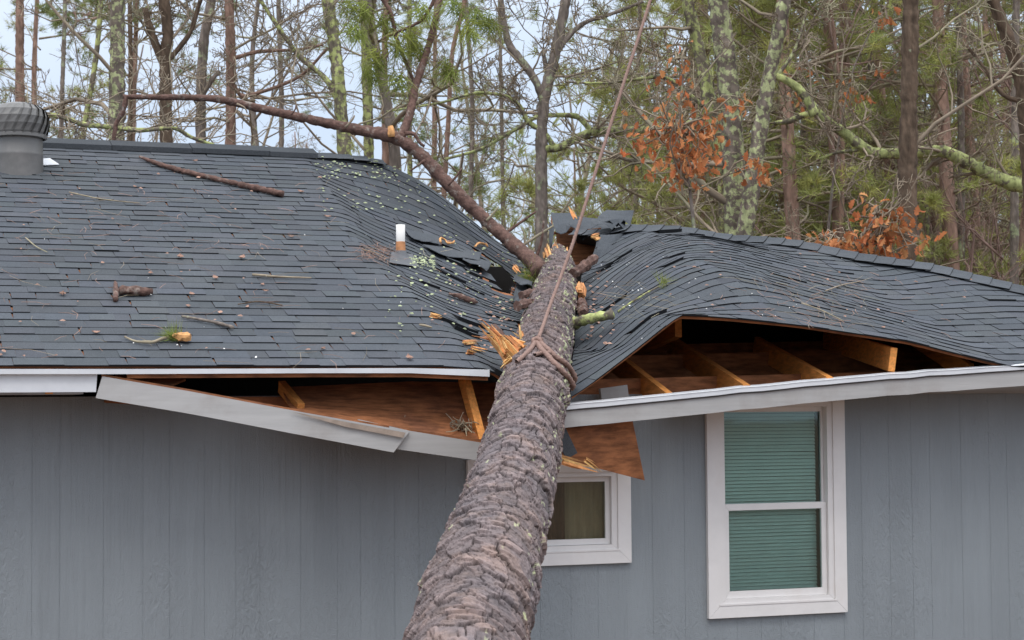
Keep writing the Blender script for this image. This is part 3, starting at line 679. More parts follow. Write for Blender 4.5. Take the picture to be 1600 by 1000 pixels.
# ------------------------------------------------------------------ the fallen pine
pine = empty('fallen_pine', atz(600, 2700, 2.7)); tag(pine, 'big scaly barked pine trunk lying across the crushed roof', 'fallen tree')
axis = [((620, 2620), 2.7), ((690, 1380), 5.2), ((731, 1000), 7.3), ((757, 900), 7.85), ((773, 850), 8.2), ((802, 750), 9.0), ((817, 700), 9.5), ((827, 650), 10.1), ((835, 600), 10.75), ((847, 550), 11.5), ((859, 500), 12.3), ((869, 450), 13.6), ((874, 420), 14.5), ((871, 392), 15.3), ((866, 388), 15.9)]
wpx = [None, 262, 187, 168, 158, 133, 125, 114, 104, 91, 79, 64, 47, 22, 6]
AX = np.array([atz(*a) for a, z in [(p, z) for p, z in axis] for _ in (0,)]) if False else np.array([atz(p[0], p[1], z) for p, z in axis])
RR = np.array([.30] + [.5 * wq * z / FPX for (p, z), wq in list(zip(axis, wpx))[1:]])
def smooth_path(pts, vals, step):
    L_ = np.concatenate([[0], np.cumsum(np.linalg.norm(np.diff(pts, axis=0), axis=1))]); q = np.arange(0, L_[-1], step)
    out = np.stack([pchip(L_, pts[:, k], q) for k in range(3)], 1); r = pchip(L_, vals, q); return q, out, r
def vor(u, v, su, sv, per, seed):
    """cell noise on the unrolled bark: F1, F2, cell id hash, local offset"""
    gu, gv = u / su, v / sv; iu, iv = np.floor(gu), np.floor(gv); F1 = np.full(u.shape, 9.); F2 = F1.copy(); ID = np.zeros(u.shape); DU = np.zeros(u.shape); DV = np.zeros(u.shape)
    for a in (-1, 0, 1):
        for c in (-1, 0, 1):
            cu, cv = iu + a, iv + c; cw = np.mod(cv, per)
            du = cu + .15 + .7 * hashv(cu, cw, seed) - gu; dv = cv + .15 + .7 * hashv(cu, cw, seed + 1) - gv; d = np.sqrt(du * du + dv * dv)
            near = d < F1; F2 = np.where(near, F1, np.minimum(F2, d)); ID = np.where(near, hashv(cu, cw, seed + 2), ID); DU = np.where(near, du, DU); DV = np.where(near, dv, DV); F1 = np.where(near, d, F1)
    return F1, F2, ID, DU, DV
def vnoise(u, v, per, seed):
    iu, iv = np.floor(u), np.floor(v); fu, fv = u - iu, v - iv; fu = fu * fu * (3 - 2 * fu); fv = fv * fv * (3 - 2 * fv)
    h = lambda a, c: hashv(a, np.mod(c, per), seed)
    return (h(iu, iv) * (1 - fu) + h(iu + 1, iv) * fu) * (1 - fv) + (h(iu, iv + 1) * (1 - fu) + h(iu + 1, iv + 1) * fu) * fv
def bark_trunk():
    L_, C, R_ = smooth_path(AX, RR, .0078); nA = 280
    vis = np.linalg.norm(AX[1] - AX[0]) + np.linalg.norm(AX[2] - AX[1]) - .5; kp = (L_ > vis) | (np.arange(len(L_)) % 5 == 0); L_, C, R_ = L_[kp], C[kp], R_[kp]; K = len(C)
    T = np.gradient(C, axis=0); T /= np.linalg.norm(T, axis=1)[:, None]
    A = np.cross(T, (0, 0, 1)); A /= np.linalg.norm(A, axis=1)[:, None]; B_ = np.cross(A, T)
    ang = np.linspace(0, 2 * math.pi, nA, endpoint=False)
    U, V = np.meshgrid(L_, ang / (2 * math.pi), indexing='ij')
    per1, per2, per3 = 12, 25, 60
    a0 = vor(U + (vnoise(U * 5, V * 8, 8, 61) - .5) * .12, V, .34, 1 / 7, 7, 91)
    wu = (vnoise(U * 7, V * 12, 12, 3) - .5) * .10 + (vnoise(U * 22, V * 30, 30, 4) - .5) * .03; wv = (vnoise(U * 6, V * 10, 10, 5) - .5) * .065 + (vnoise(U * 20, V * 30, 30, 6) - .5) * .022
    u, v = U + wu, V + wv
    a1 = vor(u, v, .155, 1 / per1, per1, 11); a2 = vor(u + .03, v, .066, 1 / per2, per2, 23); a3 = vor(u, v, .03, 1 / per3, per3, 37)
    crack1 = np.clip((a1[1] - a1[0]) / .065, 0, 1); crack2 = np.clip((a2[1] - a2[0]) / .07, 0, 1); crack3 = np.clip((a3[1] - a3[0]) / .12, 0, 1)
    h = .007 * (a0[2] - .5) + .003 * a0[3] + .012 * (a1[2] - .5) + .010 * a1[3] * (a1[2] * 1.2) + .010 * a1[4] * (hashv(a1[2], a1[2], 3) - .5)                    # tilted plates, lifted at the butt end
    h += .009 * (a2[2] - .5) + .010 * a2[3] * (a2[2] * 1.3) + .008 * a2[4] * (hashv(a2[2], a2[2], 4) - .5) + .003 * (a3[2] - .5) + .003 * a3[3]
    h -= .015 * (1 - crack1) ** 1.5 + .005 * (1 - crack2) ** 2 + .0015 * (1 - crack3)
    h += .02 * (vnoise(U * 1.6, V * 4, 4, 8) - .5) + .0025 * (vnoise(U * 90, V * 160, 160, 9) - .5)
    taper = np.clip(R_ / .16, .15, 1)[:, None]; h = h * taper
    rr = R_[:, None] + h
    rr[L_ > L_[-1] - .5] *= 1
    pts = C[:, None, :] + (A[:, None, :] * np.cos(ang)[None, :, None] + B_[:, None, :] * np.sin(ang)[None, :, None]) * rr[..., None]
    tone = .68 + .30 * a1[2] + .46 * a2[2] ** 1.5 + .16 * (a3[2] - .5); tone = tone * (.22 + .78 * crack1 ** .7) * (.5 + .5 * crack2 ** .7)
    warm = vnoise(U * 3, V * 6, 6, 15) * .6 + a2[2] * .4
    col = np.stack([tone * (.97 + .12 * warm), tone * (.97 - .02 * warm), tone * (1.02 - .13 * warm)], -1)
    # lichen: pale green crust on the raised plates along both flanks
    side = np.abs(np.cos(ang))[None, :]; lm = vnoise(U * 11, V * 40, 40, 51) * .5 + vnoise(U * 30, V * 90, 90, 52) * .5 + .16 * side + .10 * (np.clip((U - L_[-1] + 6.5) / 6, -1, 1)) - .12 * (1 - side)
    lm = lm - .07 * (U < L_[-1] - 5.5); lk = np.clip((lm - .80) / .05, 0, 1)[..., None]; lic = np.array([2.3, 2.8, 1.8]) * (.8 + .4 * a3[2])[..., None]
    col = col * (1 - lk) + lic * lk
    vv = pts.reshape(-1, 3); cc = col.reshape(-1, 3)
    i = np.arange(K - 1)[:, None] * nA; k = np.arange(nA)[None, :]; k2 = (k + 1) % nA
    f = np.stack([i + k, i + k2, i + nA + k2, i + nA + k], -1).reshape(-1, 4).tolist()
    f.append(list(range(nA))); f.append(list(range((K - 1) * nA, K * nA))[::-1])
    return mesh_obj('trunk', vv, f, M['bark'], pine, cc)
bark_trunk()

def trunk_front(px, py, lift=0.):
    """distance along the view at which the pixel's ray first meets the trunk"""
    for z in np.arange(6.5, 16.5, .02):
        p = atz(px, py, z); best = 9.
        for i in range(1, len(AX) - 1):
            d = AX[i + 1] - AX[i]; k = np.clip((p - AX[i]) @ d / (d @ d), 0, 1); e = np.linalg.norm(p - AX[i] - d * k) - (RR[i] + (RR[i + 1] - RR[i]) * k) - lift
            best = min(best, e)
        if best < 0: return z
    return None
def rough_tube(pts, rr, n=14, step=.03, seed=1, amp=.12):
    """natural branch: bumpy radius along a smooth path"""
    _, C, R_ = smooth_path(np.asarray(pts, float), np.asarray(rr, float), step)
    rg = np.random.default_rng(seed); T = np.gradient(C, axis=0); T /= np.linalg.norm(T, axis=1)[:, None] + 1e-9
    A = np.cross(T, (.21, .33, .92)); A /= np.linalg.norm(A, axis=1)[:, None] + 1e-9; B_ = np.cross(A, T); K = len(C)
    ang = np.linspace(0, 2 * math.pi, n, endpoint=False)
    r = R_[:, None] * (1 + amp * rg.normal(0, 1, (K, n)) * .55 + amp * rg.normal(0, 1, (K, 1)) * .5)
    P_ = C[:, None] + (A[:, None] * np.cos(ang)[None, :, None] + B_[:, None] * np.sin(ang)[None, :, None]) * r[..., None]
    f = []
    for i in range(K - 1):
        for k in range(n): k2 = (k + 1) % n; f.append((i * n + k, i * n + k2, (i + 1) * n + k2, (i + 1) * n + k))
    f.append(tuple(range(n))[::-1]); f.append(tuple((K - 1) * n + k for k in range(n)))
    g = rg.uniform(.75, 1.25, (K, n))
    return P_.reshape(-1, 3), f, np.repeat(g.reshape(-1, 1), 3, 1)
def branch(name, pix, m, parent, wpx_, Z, seed=1, n=12, step=.03, amp=.12):
    """pix: pixels with an own distance each; wpx_: width in pixels"""
    Zs = Z if isinstance(Z, (list, tuple)) else [Z] * len(pix)
    pts = [atz(px, py, z) for (px, py), z in zip(pix, Zs)]; rr = [.5 * w_ * z / FPX for w_, z in zip(wpx_, Zs)]
    v, f, c = rough_tube(pts, rr, n, step, seed, amp); return mesh_obj(name, v, f, m, parent, c, smooth=True)
limb = branch('limb', [(848, 428), (835, 412), (800, 380), (760, 345), (700, 287), (655, 240), (615, 214), (560, 203), (500, 190), (440, 177), (400, 168), (340, 155), (290, 152), (240, 152), (192, 151)],
              M['limb_bark'], pine, [32, 26, 22, 20, 20, 20, 20, 17, 15.5, 14, 13, 11, 10, 9, 7], [14.4, 14.5, 14.7, 14.8, 14.9, 15, 15, 15.1, 15.1, 15.1, 15.1, 15, 15, 14.9, 14.9], 3)
limb['label'] = 'long reddish limb bent out to the left over the ridge'
branch('side_branch', [(626, 215), (640, 180), (648, 140), (664, 90), (678, 40), (688, -10), (694, -80)], M['limb_bark'], limb, [16, 13, 12, 11, 10, 9, 7], [15, 15.1, 15.2, 15.3, 15.4, 15.5, 15.6], 4)
branch('side_branch', [(700, -60), (660, 30), (610, 55), (590, 65)], M['limb_bark'], limb, [6, 5, 4, 3], 15.3, 8)
branch('side_branch', [(197, 152), (193, 172), (181, 195), (176, 232)], M['limb_bark'], limb, [8, 8, 7, 6], 14.9, 5)
branch('side_branch', [(632, 208), (645, 208), (655, 222), (667, 232)], M['limb_bark'], limb, [8, 6, 5, 4], 15.0, 6)
for k_, (a_, b_, w_) in enumerate([((760, 345), (782, 318), 4), ((785, 368), (838, 330), 5), ((810, 388), (866, 352), 5), ((700, 290), (722, 262), 4), ((540, 199), (556, 176), 4), ((455, 180), (462, 160), 3), ((370, 162), (388, 182), 3), ((665, 250), (640, 268), 5), ((820, 395), (812, 350), 4), ((836, 408), (850, 340), 5)]):
    branch('side_branch', [a_, ((a_[0] + b_[0]) / 2 + 4, (a_[1] + b_[1]) / 2 - 3), b_], M['limb_bark'] if k_ % 2 else M['twig'], limb, [w_, w_ * .8, w_ * .5], 14.75, 30 + k_)
branch('side_branch', [(612, 214), (611, 202), (609, 194)], M['tear'], limb, [11, 10, 8], 14.95, 7)
branch('side_branch', [(650, 135), (620, 60), (610, 20), (575, -30)], M['limb_bark'], limb, [5, 6, 7, 7], 15.4, 9)
branch('branch_stub', [(880, 512), (905, 503), (930, 496), (958, 492)], M['tk_moss'], pine, [21, 18, 15, 14], [12.3, 12.1, 12.0, 11.9], 12, amp=.2)['label'] = 'lichen covered snapped branch stub on the right flank'
stub = branch('branch_stub', [(845, 570), (815, 562), (795, 545), (780, 525), (768, 508)], M['limb_bark'], pine, [46, 40, 30, 20, 10], [11.2, 11.0, 10.9, 10.9, 11.0], 13)
stub['label'] = 'splintered branch stub on the left flank'
def shard(b, p0, p1, wd, seed, th=.35, nf=6):
    """a split piece of wood: flat fibres of unequal length side by side"""
    rg = random.Random(seed); d = p1 - p0; L_ = np.linalg.norm(d); d = d / L_; sd = np.cross(d, FW + np.array([rg.uniform(-.5, .5), 0, rg.uniform(-.5, .5)])); sd = sd / np.linalg.norm(sd); u = np.cross(sd, d)
    for k in range(nf):
        c = (k + .5) / nf - .5; w_ = wd / nf * rg.uniform(.9, 1.6); a = p0 + sd * wd * c + d * L_ * rg.uniform(-.03, .12); ln = L_ * rg.uniform(.45, 1.0) * (1 - .5 * abs(c)); t_ = wd * th * rg.uniform(.5, 1.2); off = u * wd * rg.uniform(-.15, .15)
        e = a + d * ln + sd * wd * rg.uniform(-.18, .18) + u * wd * rg.uniform(-.1, .25); m_ = a * .45 + e * .55 + off * .5; tone = rg.uniform(.55, 1.35); warm = rg.uniform(.75, 1.2)
        ring_ = lambda p, q: [p + off - sd * w_ * q - u * t_ * q, p + off + sd * w_ * q - u * t_ * q * .6, p + off + sd * w_ * q * .8 + u * t_ * q, p + off - sd * w_ * q + u * t_ * q * .7]
        v = ring_(a, .5) + ring_(m_, .52) + ring_(e, .07); f = [(3, 2, 1, 0), (8, 9, 10, 11)] + [(r * 4 + i, r * 4 + (i + 1) % 4, r * 4 + 4 + (i + 1) % 4, r * 4 + 4 + i) for r in (0, 1) for i in range(4)]
        b.add(v, f, (tone, tone * warm, tone * warm * .95))
def splinters(parent, lst, m, seed=0):
    b = MB(); rg = random.Random(seed)
    for a, c, ya, yc, wd in lst:
        p0, p1 = atz(*a, ya), atz(*c, yc); r = .5 * wd * ya / FPX
        shard(b, p0, p1, r * 2.6, int(a[0] * 7 + a[1]))
    return b.build('splinter', m, parent)
splinters(stub, [((808, 566), (748, 500), 10.7, 10.8, 17), ((800, 572), (770, 520), 10.7, 10.8, 15), ((785, 532), (742, 493), 10.75, 10.85, 7), ((795, 535), (733, 523), 10.75, 10.8, 8), ((790, 552), (768, 516), 10.7, 10.75, 10), ((815, 548), (776, 512), 10.75, 10.9, 12), ((822, 540), (778, 530), 10.8, 10.9, 8), ((800, 560), (782, 577), 10.65, 10.7, 9)], M['tear'], 2)
splinters(pine, [((876, 425), (866, 372), 14.6, 15.2, 14), ((866, 420), (851, 370), 14.4, 15, 11), ((884, 420), (886, 384), 14.6, 15.1, 9), ((858, 398), (852, 378), 15, 15.1, 6), ((864, 394), (868, 374), 15, 15.1, 5), ((872, 396), (880, 380), 15, 15.1, 7), ((852, 402), (846, 388), 14.9, 15.1, 5)], M['tear'], 3)

# needle tufts
def tuft_tpl(n, L_, wd, seed, spread=1.0):
    rg = np.random.default_rng(seed); d = rg.normal(0, 1, (n, 3)); d[:, 2] = np.abs(d[:, 2]) * .8 + .25 / spread; d /= np.linalg.norm(d, axis=1)[:, None]
    s = np.cross(d, rg.normal(0, 1, (n, 3))); s /= np.linalg.norm(s, axis=1)[:, None]; ll = L_ * rg.uniform(.7, 1.1, (n, 1)); base = rg.normal(0, L_ * .12, (n, 3))
    return np.stack([base - s * wd / 2, base + s * wd / 2, base + d * ll], 1)     # n x 3 x 3
def tufts(pos, dirs, scale, tpl, seed, tint=(.75, 1.25)):
    rg = np.random.default_rng(seed); n = len(pos); z = dirs / np.linalg.norm(dirs, axis=1)[:, None]
    a = np.cross(z, rg.normal(0, 1, (n, 3))); a /= np.linalg.norm(a, axis=1)[:, None]; c = np.cross(z, a)
    Rm = np.stack([a, c, z], -1) * np.asarray(scale).reshape(-1, 1, 1)
    V = np.einsum('nij,mkj->nmki', Rm, tpl) + pos[:, None, None, :]
    m = tpl.shape[0]; v = V.reshape(-1, 3); f = np.arange(n * m * 3).reshape(-1, 3)
    g = rg.uniform(*tint, (n, 1, 1)) * rg.uniform(.85, 1.15, (n, m, 1)); hue = rg.uniform(-.08, .08, (n, 1, 1))
    c_ = np.concatenate([g * (1 + hue), g, g * (1 - hue)], -1); c_ = np.repeat(c_.reshape(-1, 1, 3), 3, 1).reshape(-1, 3)
    return v, f, c_
TPL = tuft_tpl(58, .22, .0062, 5)
for k, (px, py) in enumerate([(553, 62), (566, 30), (600, 50), (612, 84), (636, 70), (650, 92), (585, 105), (695, 120), (742, 40), (728, 62), (660, 30), (762, 48), (705, 20), (540, 20), (575, 130), (622, 140)]):
    p = atz(px, py - 20, 15.2 + .1 * (k % 3)); d = np.array([[.2 * ((k % 5) - 2), 0, -1.]])
    v, f, c_ = tufts(np.array([p, p + (0.05, 0, -.06)]), np.repeat(d, 2, 0), [1.25, 1.1], TPL, k)
    mesh_obj('needle_tuft', v, f, M['needle'], pine, c_)
for k, (px, py, z) in enumerate([(832, 424, 14.5), (826, 436, 14.4), (838, 446, 14.3)]):
    v, f, c_ = tufts(np.array([atz(px, py, z)]), np.array([[-.4, 0, .5]]), [.7], TPL, 70 + k); mesh_obj('needle_tuft', v, f, M['needle'], pine, c_)

# ------------------------------------------------------------------ rope
def rope_tube(pts, r, step=.012):
    _, C, R_ = smooth_path(np.asarray(pts, float), np.full(len(pts), r), step); T = np.gradient(C, axis=0); T /= np.linalg.norm(T, axis=1)[:, None] + 1e-9
    A = np.cross(T, (.9, .33, .12)); A /= np.linalg.norm(A, axis=1)[:, None]; B_ = np.cross(A, T); n = 12; K = len(C); ang = np.linspace(0, 2 * math.pi, n, endpoint=False)
    s = np.arange(K) * step; rr = r * (1 + .24 * np.cos(3 * (ang[None] - s[:, None] * 70)))
    P_ = C[:, None] + (A[:, None] * np.cos(ang)[None, :, None] + B_[:, None] * np.sin(ang)[None, :, None]) * rr[..., None]; f = []
    for i in range(K - 1):
        for k in range(n): k2 = (k + 1) % n; f.append((i * n + k, i * n + k2, (i + 1) * n + k2, (i + 1) * n + k))
    return P_.reshape(-1, 3), f
def rope_part(pix, Z, r, name, parent):
    v, f = rope_tube([atz(px, py, z) for (px, py), z in zip(pix, Z)], r); return mesh_obj(name, v, f, M['rope'], parent, np.ones((len(v), 3)), smooth=True)
kz = trunk_front(841, 531, .03)
rope = empty('rope', atz(840, 530, kz)); tag(rope, 'thin brown rope running up out of the picture from a loop round the pine trunk', 'rope')
rope_part([(1040, -90), (1016, 0), (975, 128), (930, 270), (888, 400), (862, 470), (848, 510), (840, 532)], np.linspace(kz + 2.2, kz, 8) - np.array([0, 0, .02, .04, .05, .05, .03, 0]), .0105, 'line', rope)
def on_trunk(pix, lift): return [trunk_front(px, py, lift) or kz for px, py in pix]
for pix, r, nm in (([(840, 530), (850, 541), (862, 552), (876, 562), (887, 571), (893, 579)], .0145, 'loop'), ([(838, 534), (850, 550), (862, 563), (874, 575), (883, 584), (890, 592)], .0145, 'loop'),
                   ([(838, 532), (829, 545), (818, 556), (806, 566)], .0125, 'loop'), ([(866, 553), (856, 551), (843, 552), (834, 555)], .011, 'loop')):
    zs = on_trunk(pix, r + .012)
    if nm == 'loop' and pix[-1][0] > 880: pix = pix + [(898, 588), (896, 598)] if pix[-1][1] < 585 else pix + [(895, 600), (893, 607)]; zs = zs + [zs[-1] + .02, zs[-1] + .12]
    rope_part(pix, zs, r, nm, rope)
rope_part([(834, 538), (841, 529), (846, 535), (838, 542), (833, 533), (842, 527), (847, 533)], [kz - .0, kz - .04, kz - .05, kz - .06, kz - .03, kz, kz + .02], .012, 'knot', rope)

# ------------------------------------------------------------------ debris lying on the roof
def stick(name, label, cat, pix, wpx_, m, side='L', seed=1, lift=.02, group=None, amp=.18, wood_end=False):
    pts = [roof_pt(px, py, side, lift) for px, py in pix]; root = pts[0]
    rr = [.5 * w_ * ((p - CAM) @ FW) / FPX for w_, p in zip(wpx_, pts)]
    pts = [p + NRM * r * .6 for p, r in zip(pts, rr)]
    if m is M['tear'] and name != 'wood_curl':
        b = MB(); shard(b, pts[0] - root, pts[-1] - root, max(rr) * 2.4, seed); o = b.build(name, m); o.location = Vector(root.tolist()); return tag(o, label, cat, group)
    v, f, c = rough_tube(pts, rr, 9, .02, seed, amp); v = v - np.asarray(root)
    o = mesh_obj(name, v, f, m, None, c, smooth=True); o.location = Vector(root.tolist()); return tag(o, label, cat, group)
stick('fallen_branch', 'long broken dead branch lying slantwise just below the ridge', 'branch', [(218, 246), (245, 257), (280, 268), (330, 280), (380, 292), (420, 301), (443, 306)], [4, 7, 8, 8, 9, 10, 9], M['limb_bark'], seed=21)
stick('bark_chunk', 'short stout broken bough with a torn bark end on the left slope', 'branch', [(186, 458), (205, 458), (222, 459), (238, 457)], [15, 15, 13, 8], M['limb_bark'], seed=22, amp=.3)
stick('bark_chunk', 'upright brown bark slab at the end of the stout bough', 'bark', [(180, 470), (181, 458), (180, 443)], [8, 9, 6], M['limb_bark'], seed=23, amp=.3)
stick('stick', 'mottled grey stick slanting down the lower left slope', 'stick', [(284, 495), (310, 500), (340, 506), (367, 514)], [4, 5, 5, 5], M['tk_grey'], seed=24)
stick('stick', 'straight thin tan stick lying level left of the vent pipe', 'stick', [(394, 430), (430, 433), (488, 435)], [4, 3.5, 2.5], M['twig'], seed=25)
stick('stick', 'thin dark stick slanting below the straight tan stick', 'stick', [(372, 476), (405, 472), (444, 478)], [2, 2.5, 2], M['tk_dark'], seed=26)
sprig = stick('pine_sprig', 'green needled sprig with an orange snapped butt near the left eave', 'sprig', [(195, 527), (215, 535), (235, 536), (255, 530), (275, 526)], [3, 4, 5, 5, 6], M['twig'], seed=27)
p = roof_pt(272, 527, 'L', .03); v, f, c_ = tufts(np.array([p, p, p + (.04, 0, 0)]), np.array([[-1., .2, .5], [-.6, .2, .9], [-.9, 0, .3]]), [.6, .6, .5], TPL, 5); v = v - np.array(sprig.location)
o = mesh_obj('needle_tuft', v, f, M['needle'], None, c_); o.parent = sprig
pts = [roof_pt(270, 524, 'L', .05), roof_pt(285, 526, 'L', .05), roof_pt(298, 527, 'L', .05)]; v, f, c_ = rough_tube(np.array(pts), [.016, .024, .022], 9, .02, 5, .25); v = v - np.array(sprig.location)
o = mesh_obj('snapped_butt', v, f, M['tear'], None, c_); o.parent = sprig
stick('bark_chunk', 'reddish bark strip right of the vent pipe', 'bark', [(701, 460), (718, 466), (732, 471), (746, 474)], [4, 10, 9, 4], M['limb_bark'], seed=28, amp=.3)
stick('wood_chip', 'orange wood chip above its small yellow neighbour on the left slope', 'wood chip', [(671, 493), (682, 496), (694, 499)], [5, 6, 3], M['tear'], seed=29)
stick('wood_chip', 'small yellow mossy chip below the orange chip', 'wood chip', [(655, 508), (664, 510), (677, 513)], [3, 4, 2], M['twig'], seed=30)
stick('wood_splinter', 'topmost of three orange splinters piled beside the left stub', 'splinter', [(724, 537), (740, 535), (756, 535)], [7, 7, 4], M['tear'], seed=31)
stick('wood_splinter', 'middle of three orange splinters piled beside the left stub', 'splinter', [(736, 545), (750, 543), (770, 550)], [6, 6, 3], M['tear'], seed=32)
stick('wood_splinter', 'lowest of three orange splinters piled beside the left stub', 'splinter', [(730, 551), (742, 551), (752, 553)], [7, 6, 4], M['tear'], seed=33)
stick('wood_curl', 'curled orange splinter left of the hole in the shingles', 'splinter', [(688, 380), (690, 373), (696, 376), (700, 381), (708, 380), (710, 376)], [3.4, 3.6, 2.6, 3.4, 3.6, 2], M['tear'], seed=34, lift=.04)
stick('wood_curl', 'tan splinter between the curled splinter and the limb', 'splinter', [(742, 386), (750, 381), (758, 382), (764, 388)], [2.6, 3.6, 3.4, 2], M['tear'], seed=35, lift=.04)
stick('twig', 'pale lichened twig lying right of the trunk', 'twig', [(965, 488), (985, 474), (1008, 460), (1034, 446)], [4, 3, 3, 2], M['tk_moss'], 'R', 36)
for k, (a, bb, lab) in enumerate([((1252, 474), (1320, 503), 'dark forked twig low on the right slope'), ((108, 301), (222, 318), 'thin dark twig below the long broken branch'), ((1290, 455), (1345, 440), 'faint thin twig high on the right slope'),
                                  ((40, 372), (75, 395), 'pale straw thin twig on the far left slope'), ((565, 390), (608, 405), 'brown twig litter just left of the pipe flashing')]):
    mid = ((a[0] + bb[0]) / 2, (a[1] + bb[1]) / 2 + (3 if k % 2 else -2))
    stick('twig', lab, 'twig', [a, mid, bb], [2.2, 2, 1.4], M['twig'], 'R' if a[0] > 900 else 'L', 40 + k)
p = roof_pt(1036, 448, 'R', .02); v, f, c_ = tufts(np.array([[0., 0, 0.02]]), np.array([[.2, -.3, 1.]]), [.55], TPL, 9)
o = mesh_obj('needle_sprig', v, f, M['needle'], None, c_); o.location = Vector(p.tolist()); tag(o, 'small tuft of green needles on the right slope', 'needles')
# splinters jammed beside the trunk and in the torn edge
def chunk(name, label, cat, a, c, za, zc, wd, m, seed, taper=.4):
    p0, p1 = atz(*a, za), atz(*c, zc); r = .5 * wd * za / FPX
    if m is M['tear']:
        b = MB(); shard(b, p0 * 0, p1 - p0, r * 2.3, seed, .6 if taper > .6 else .4, 8 if taper > .6 else 5); o = b.build(name, m); o.location = Vector(p0.tolist()); return tag(o, label, cat)
    v, f, cc = rough_tube(np.array([p0, p0 * .5 + p1 * .5, p1]), [r, r * 1.1, r * taper], 8, .02, seed, .22); v = v - p0
    o = mesh_obj(name, v, f, m, None, cc); o.location = Vector(p0.tolist()); tag(o, label, cat)
chunk('wood_splinter', 'upright orange splinter wedged against the left of the trunk', 'splinter', (818, 545), (816, 500), 11.2, 11.3, 10, M['tear'], 51)
chunk('wood_splinter', 'short dark orange splinter leaning on the upright splinter', 'splinter', (826, 536), (800, 516), 11.4, 11.4, 8, M['tear'], 52)
chunk('wood_splinter', 'brown broken board end poking out left of the trunk below the flap', 'splinter', (808, 478), (834, 472), 12.1, 12.3, 14, M['limb_bark'], 53, .8)
chunk('wood_splinter', 'dark brown torn board higher up against the trunk left side', 'splinter', (815, 462), (838, 455), 12.6, 12.8, 12, M['limb_bark'], 54, .7)
chunk('wood_block', 'orange broken rafter end standing right of the trunk', 'broken wood', (908, 462), (910, 432), 13.2, 13.5, 14, M['tear'], 55, .9)
chunk('wood_block', 'dark reddish broken block below the orange rafter end', 'broken wood', (912, 492), (908, 470), 12.6, 12.9, 15, M['limb_bark'], 56, .8)
chunk('wood_block', 'rough brown broken timber end inside the hole right of trunk tip', 'broken wood', (896, 428), (932, 402), 13.6, 13.9, 16, M['limb_bark'], 57, .8)
chunk('wood_splinter', 'bright orange split end under the ragged shingles at the hole', 'splinter', (926, 372), (945, 364), 14.6, 14.7, 10, M['tear'], 58, .4)
chunk('wood_splinter', 'pale yellow splinter standing above the broken ridge', 'splinter', (899, 342), (886, 318), 15.2, 15.3, 5, M['tear'], 59, .2)
chunk('wood_splinter', 'orange splinter at the foot of the long limb', 'splinter', (803, 416), (812, 428), 14.2, 14.1, 7, M['tear'], 60, .5)
chunk('wood_splinter', 'long forked orange splinter over the top of the small window', 'splinter', (872, 716), (946, 738), 10.6, 10.75, 12, M['tear'], 61, .3)
chunk('wood_splinter', 'thin orange splinter crossing the long forked one', 'splinter', (915, 718), (948, 742), 10.55, 10.7, 7, M['tear'], 62, .5)
chunk('wood_splinter', 'pale yellow splinter lying on the hanging left fascia', 'splinter', (506, 653), (536, 658), 10.35, 10.4, 5, M['tear'], 63, .5)
for k, (cx_, cy_, lab) in enumerate([(645, 667, 'left of two grey lumps of old nest on the open soffit'), (722, 667, 'right grey lump of old nest on the soffit near the trunk')]):
    rg = np.random.default_rng(k); c0 = atz(cx_, cy_, 10.75); b = MB()
    for q in range(90 if k else 45):
        a = rg.normal(0, 1, 3) * (.028, .02, .018); d = rg.normal(0, .03, 3); b.tube([a, a + d * .5 + rg.normal(0, .006, 3), a + d], [.003, .003, .002], 4, (rg.uniform(.6, 1.3),) * 3)
    o = b.build('old_nest', M['twig']); o.location = Vector(c0.tolist()); tag(o, lab, 'nest')
# loose shingles flung onto the ridge
def loose(label, pts, Y):
    o = slab_px(pts, Y, 'loose_shingle', None, bend=.04); tag(o, label, 'shingle')
loose('bent loose shingle lying upturned on the broken hip', [(928, 348), (984, 349), (990, 330), (948, 326)], (3.2, 3.2, 3.4, 3.45))
loose('dark loose shingle tucked under the upturned one on the broken hip', [(922, 352), (975, 354), (978, 342), (926, 340)], (3.15, 3.15, 3.3, 3.35))
# dry leaves: each one bent
def dry_leaf(px, py, side, L_, seed):
    rg = random.Random(seed); b = MB(); n = 6; a = rg.uniform(0, 6.3); ca, sa = math.cos(a), math.sin(a); v = []
    for i in range(n + 1):
        u = i / n; wd = L_ * .36 * math.sin(math.pi * min(1, u * .95 + .05)) * (1 + .3 * math.sin(u * 20))
        for s in (-1, 0, 1): x, y, z = (u - .5) * L_, s * wd, abs(s) * L_ * .14 + L_ * .2 * (u - .5) ** 2 * 4 * rg.uniform(.5, 1.1); v.append((x * ca - y * sa, (x * sa + y * ca) * .92, z + .38 * (x * sa + y * ca)))
    b.add(v, [(i * 3 + k, i * 3 + 3 + k, i * 3 + 4 + k, i * 3 + 1 + k) for i in range(n) for k in (0, 1)], (rg.uniform(.7, 1.3),) * 3)
    o = b.build('dry_leaf', M['dry']); o.location = Vector(roof_pt(px, py, side, .018).tolist())
    return tag(o, 'small curled brown leaf lying on the dark shingles', 'leaf', 'dry leaves on the roof')
rr_ = random.Random(91)
for k, (px, py) in enumerate([(211, 292), (410, 445), (512, 339), (235, 427), (282, 402), (378, 403), (337, 435), (300, 460), (98, 460), (415, 640 - 185), (305, 252), (455, 370), (150, 520), (640, 560), (505, 545), (700, 378), (470, 300), (1380, 512)]):
    dry_leaf(px, py, 'R' if px > 900 else 'L', rr_.uniform(.03, .06), k)
